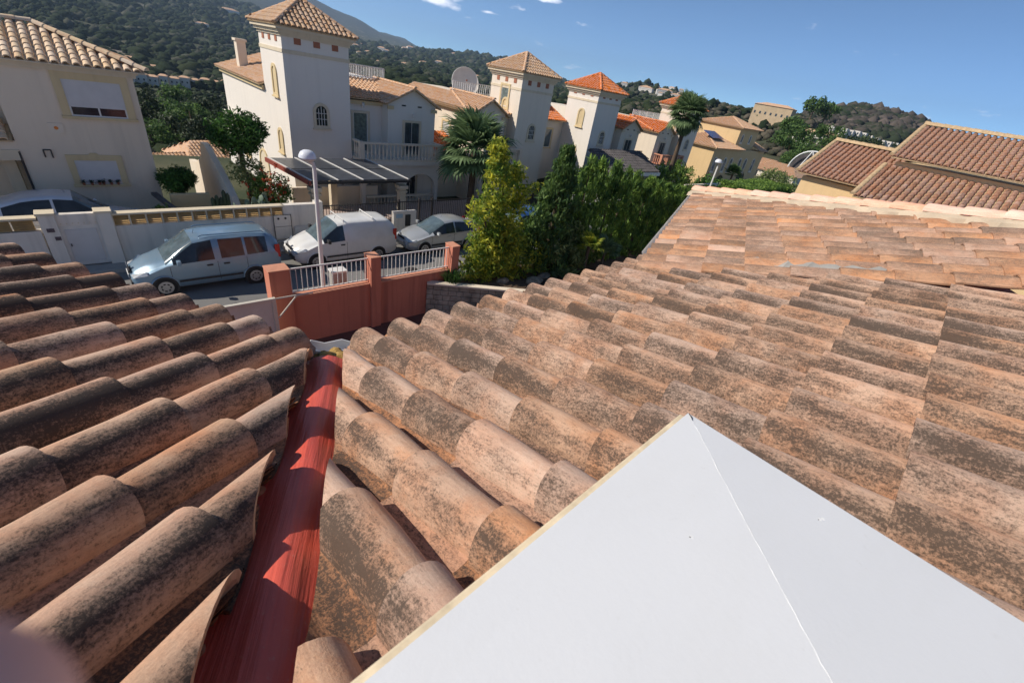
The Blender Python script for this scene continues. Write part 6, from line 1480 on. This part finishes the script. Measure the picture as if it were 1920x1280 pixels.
# ================================================================ AIR
hz=MB().box((-7000,-9000,-900),(9000,9500,640)).build('haze',[]); hz['kind']='stuff'
hm=bpy.data.materials.new('haze'); hm.use_nodes=True; nn=hm.node_tree.nodes
for q in list(nn):
    if q.type!='OUTPUT_MATERIAL': nn.remove(q)
pv=nn.new('ShaderNodeVolumePrincipled'); pv.inputs['Color'].default_value=(.55,.75,1.0,1); pv.inputs['Density'].default_value=.00009; pv.inputs['Anisotropy'].default_value=.2
hm.node_tree.links.new(pv.outputs[0],nn['Material Output'].inputs['Volume']); hz.data.materials.append(hm)

# ================================================================ FINGERTIP OF THE PERSON HOLDING THE CAMERA
def camp(x,y,z): return V(tuple(Wb@np.array([x,y,z])))+V((0,0,8))
tip=camp(-.0325,.0194,.030); per=bpy.data.meshes.new('person_hand')
d0=camp(-.60,.50,-.62)-V((0,0,8)); d0.normalize(); side_=camp(-.62,.78,-.1)-V((0,0,8)); side_.normalize()
vsk=[];esk=[];rsk=[]
def chain(pts,rs,root=None):
    last=root
    for p,r_ in zip(pts,rs):
        vsk.append(p); rsk.append(r_); k=len(vsk)-1
        if last is not None: esk.append((last,k))
        last=k
    return last
palm=tip+d0*.085+side_*.028; wrist=palm+d0*.075
chain([wrist,palm],[.026,.028]); 
bk=d0.cross(side_).normalized()
for q,(off,ln) in enumerate(((-.028,.085),(-.008,.09),(.012,.085),(.030,.068))):
    base=palm+side_*off-d0*.012; e=tip if q==0 else base-d0*ln+bk*.012
    m1=base+(e-base)*.42+bk*.006; m2=base+(e-base)*.74+bk*.005
    chain([base,m1,m2,e],[.0105,.0092,.0085,.0078],1)
chain([palm+side_*-.035+d0*.03,palm+side_*-.062-d0*.0-bk*.02,palm+side_*-.07-d0*.03-bk*.03],[.014,.011,.0095],1)
per.from_pydata([tuple(v) for v in vsk],esk,[])
ph=bpy.data.objects.new('person',per); COL.objects.link(ph); tag(ph,'out-of-focus pinkish fingertip of the person holding the camera, lower left corner','person')
sk=ph.modifiers.new('skin','SKIN'); sv=per.skin_vertices[0].data if per.skin_vertices else None
if sv is None:
    bm=bmesh.new(); bm.from_mesh(per); lay_=bm.verts.layers.skin.verify(); bm.to_mesh(per); bm.free(); sv=per.skin_vertices[0].data
for k,r_ in enumerate(rsk): sv[k].radius=(r_,r_); sv[k].use_root=(k==1)
ss=ph.modifiers.new('sub','SUBSURF'); ss.levels=2; ss.render_levels=2
sm=NT('skin'); sm.b.inputs['Subsurface Weight'].default_value=.15; sm.b.inputs['Subsurface Scale'].default_value=.004; per.materials.append(sm.out(sm.mix(sm.noise(sm.pos(),300,3),(.62,.32,.27),(.68,.38,.32)),.5,0,.4))
dg=bpy.context.evaluated_depsgraph_get(); ev=ph.evaluated_get(dg); me2=bpy.data.meshes.new_from_object(ev); ph.modifiers.clear(); ph.data=me2
me2.polygons.foreach_set('use_smooth',[True]*len(me2.polygons))
if not me2.materials: me2.materials.append(sm.mat)
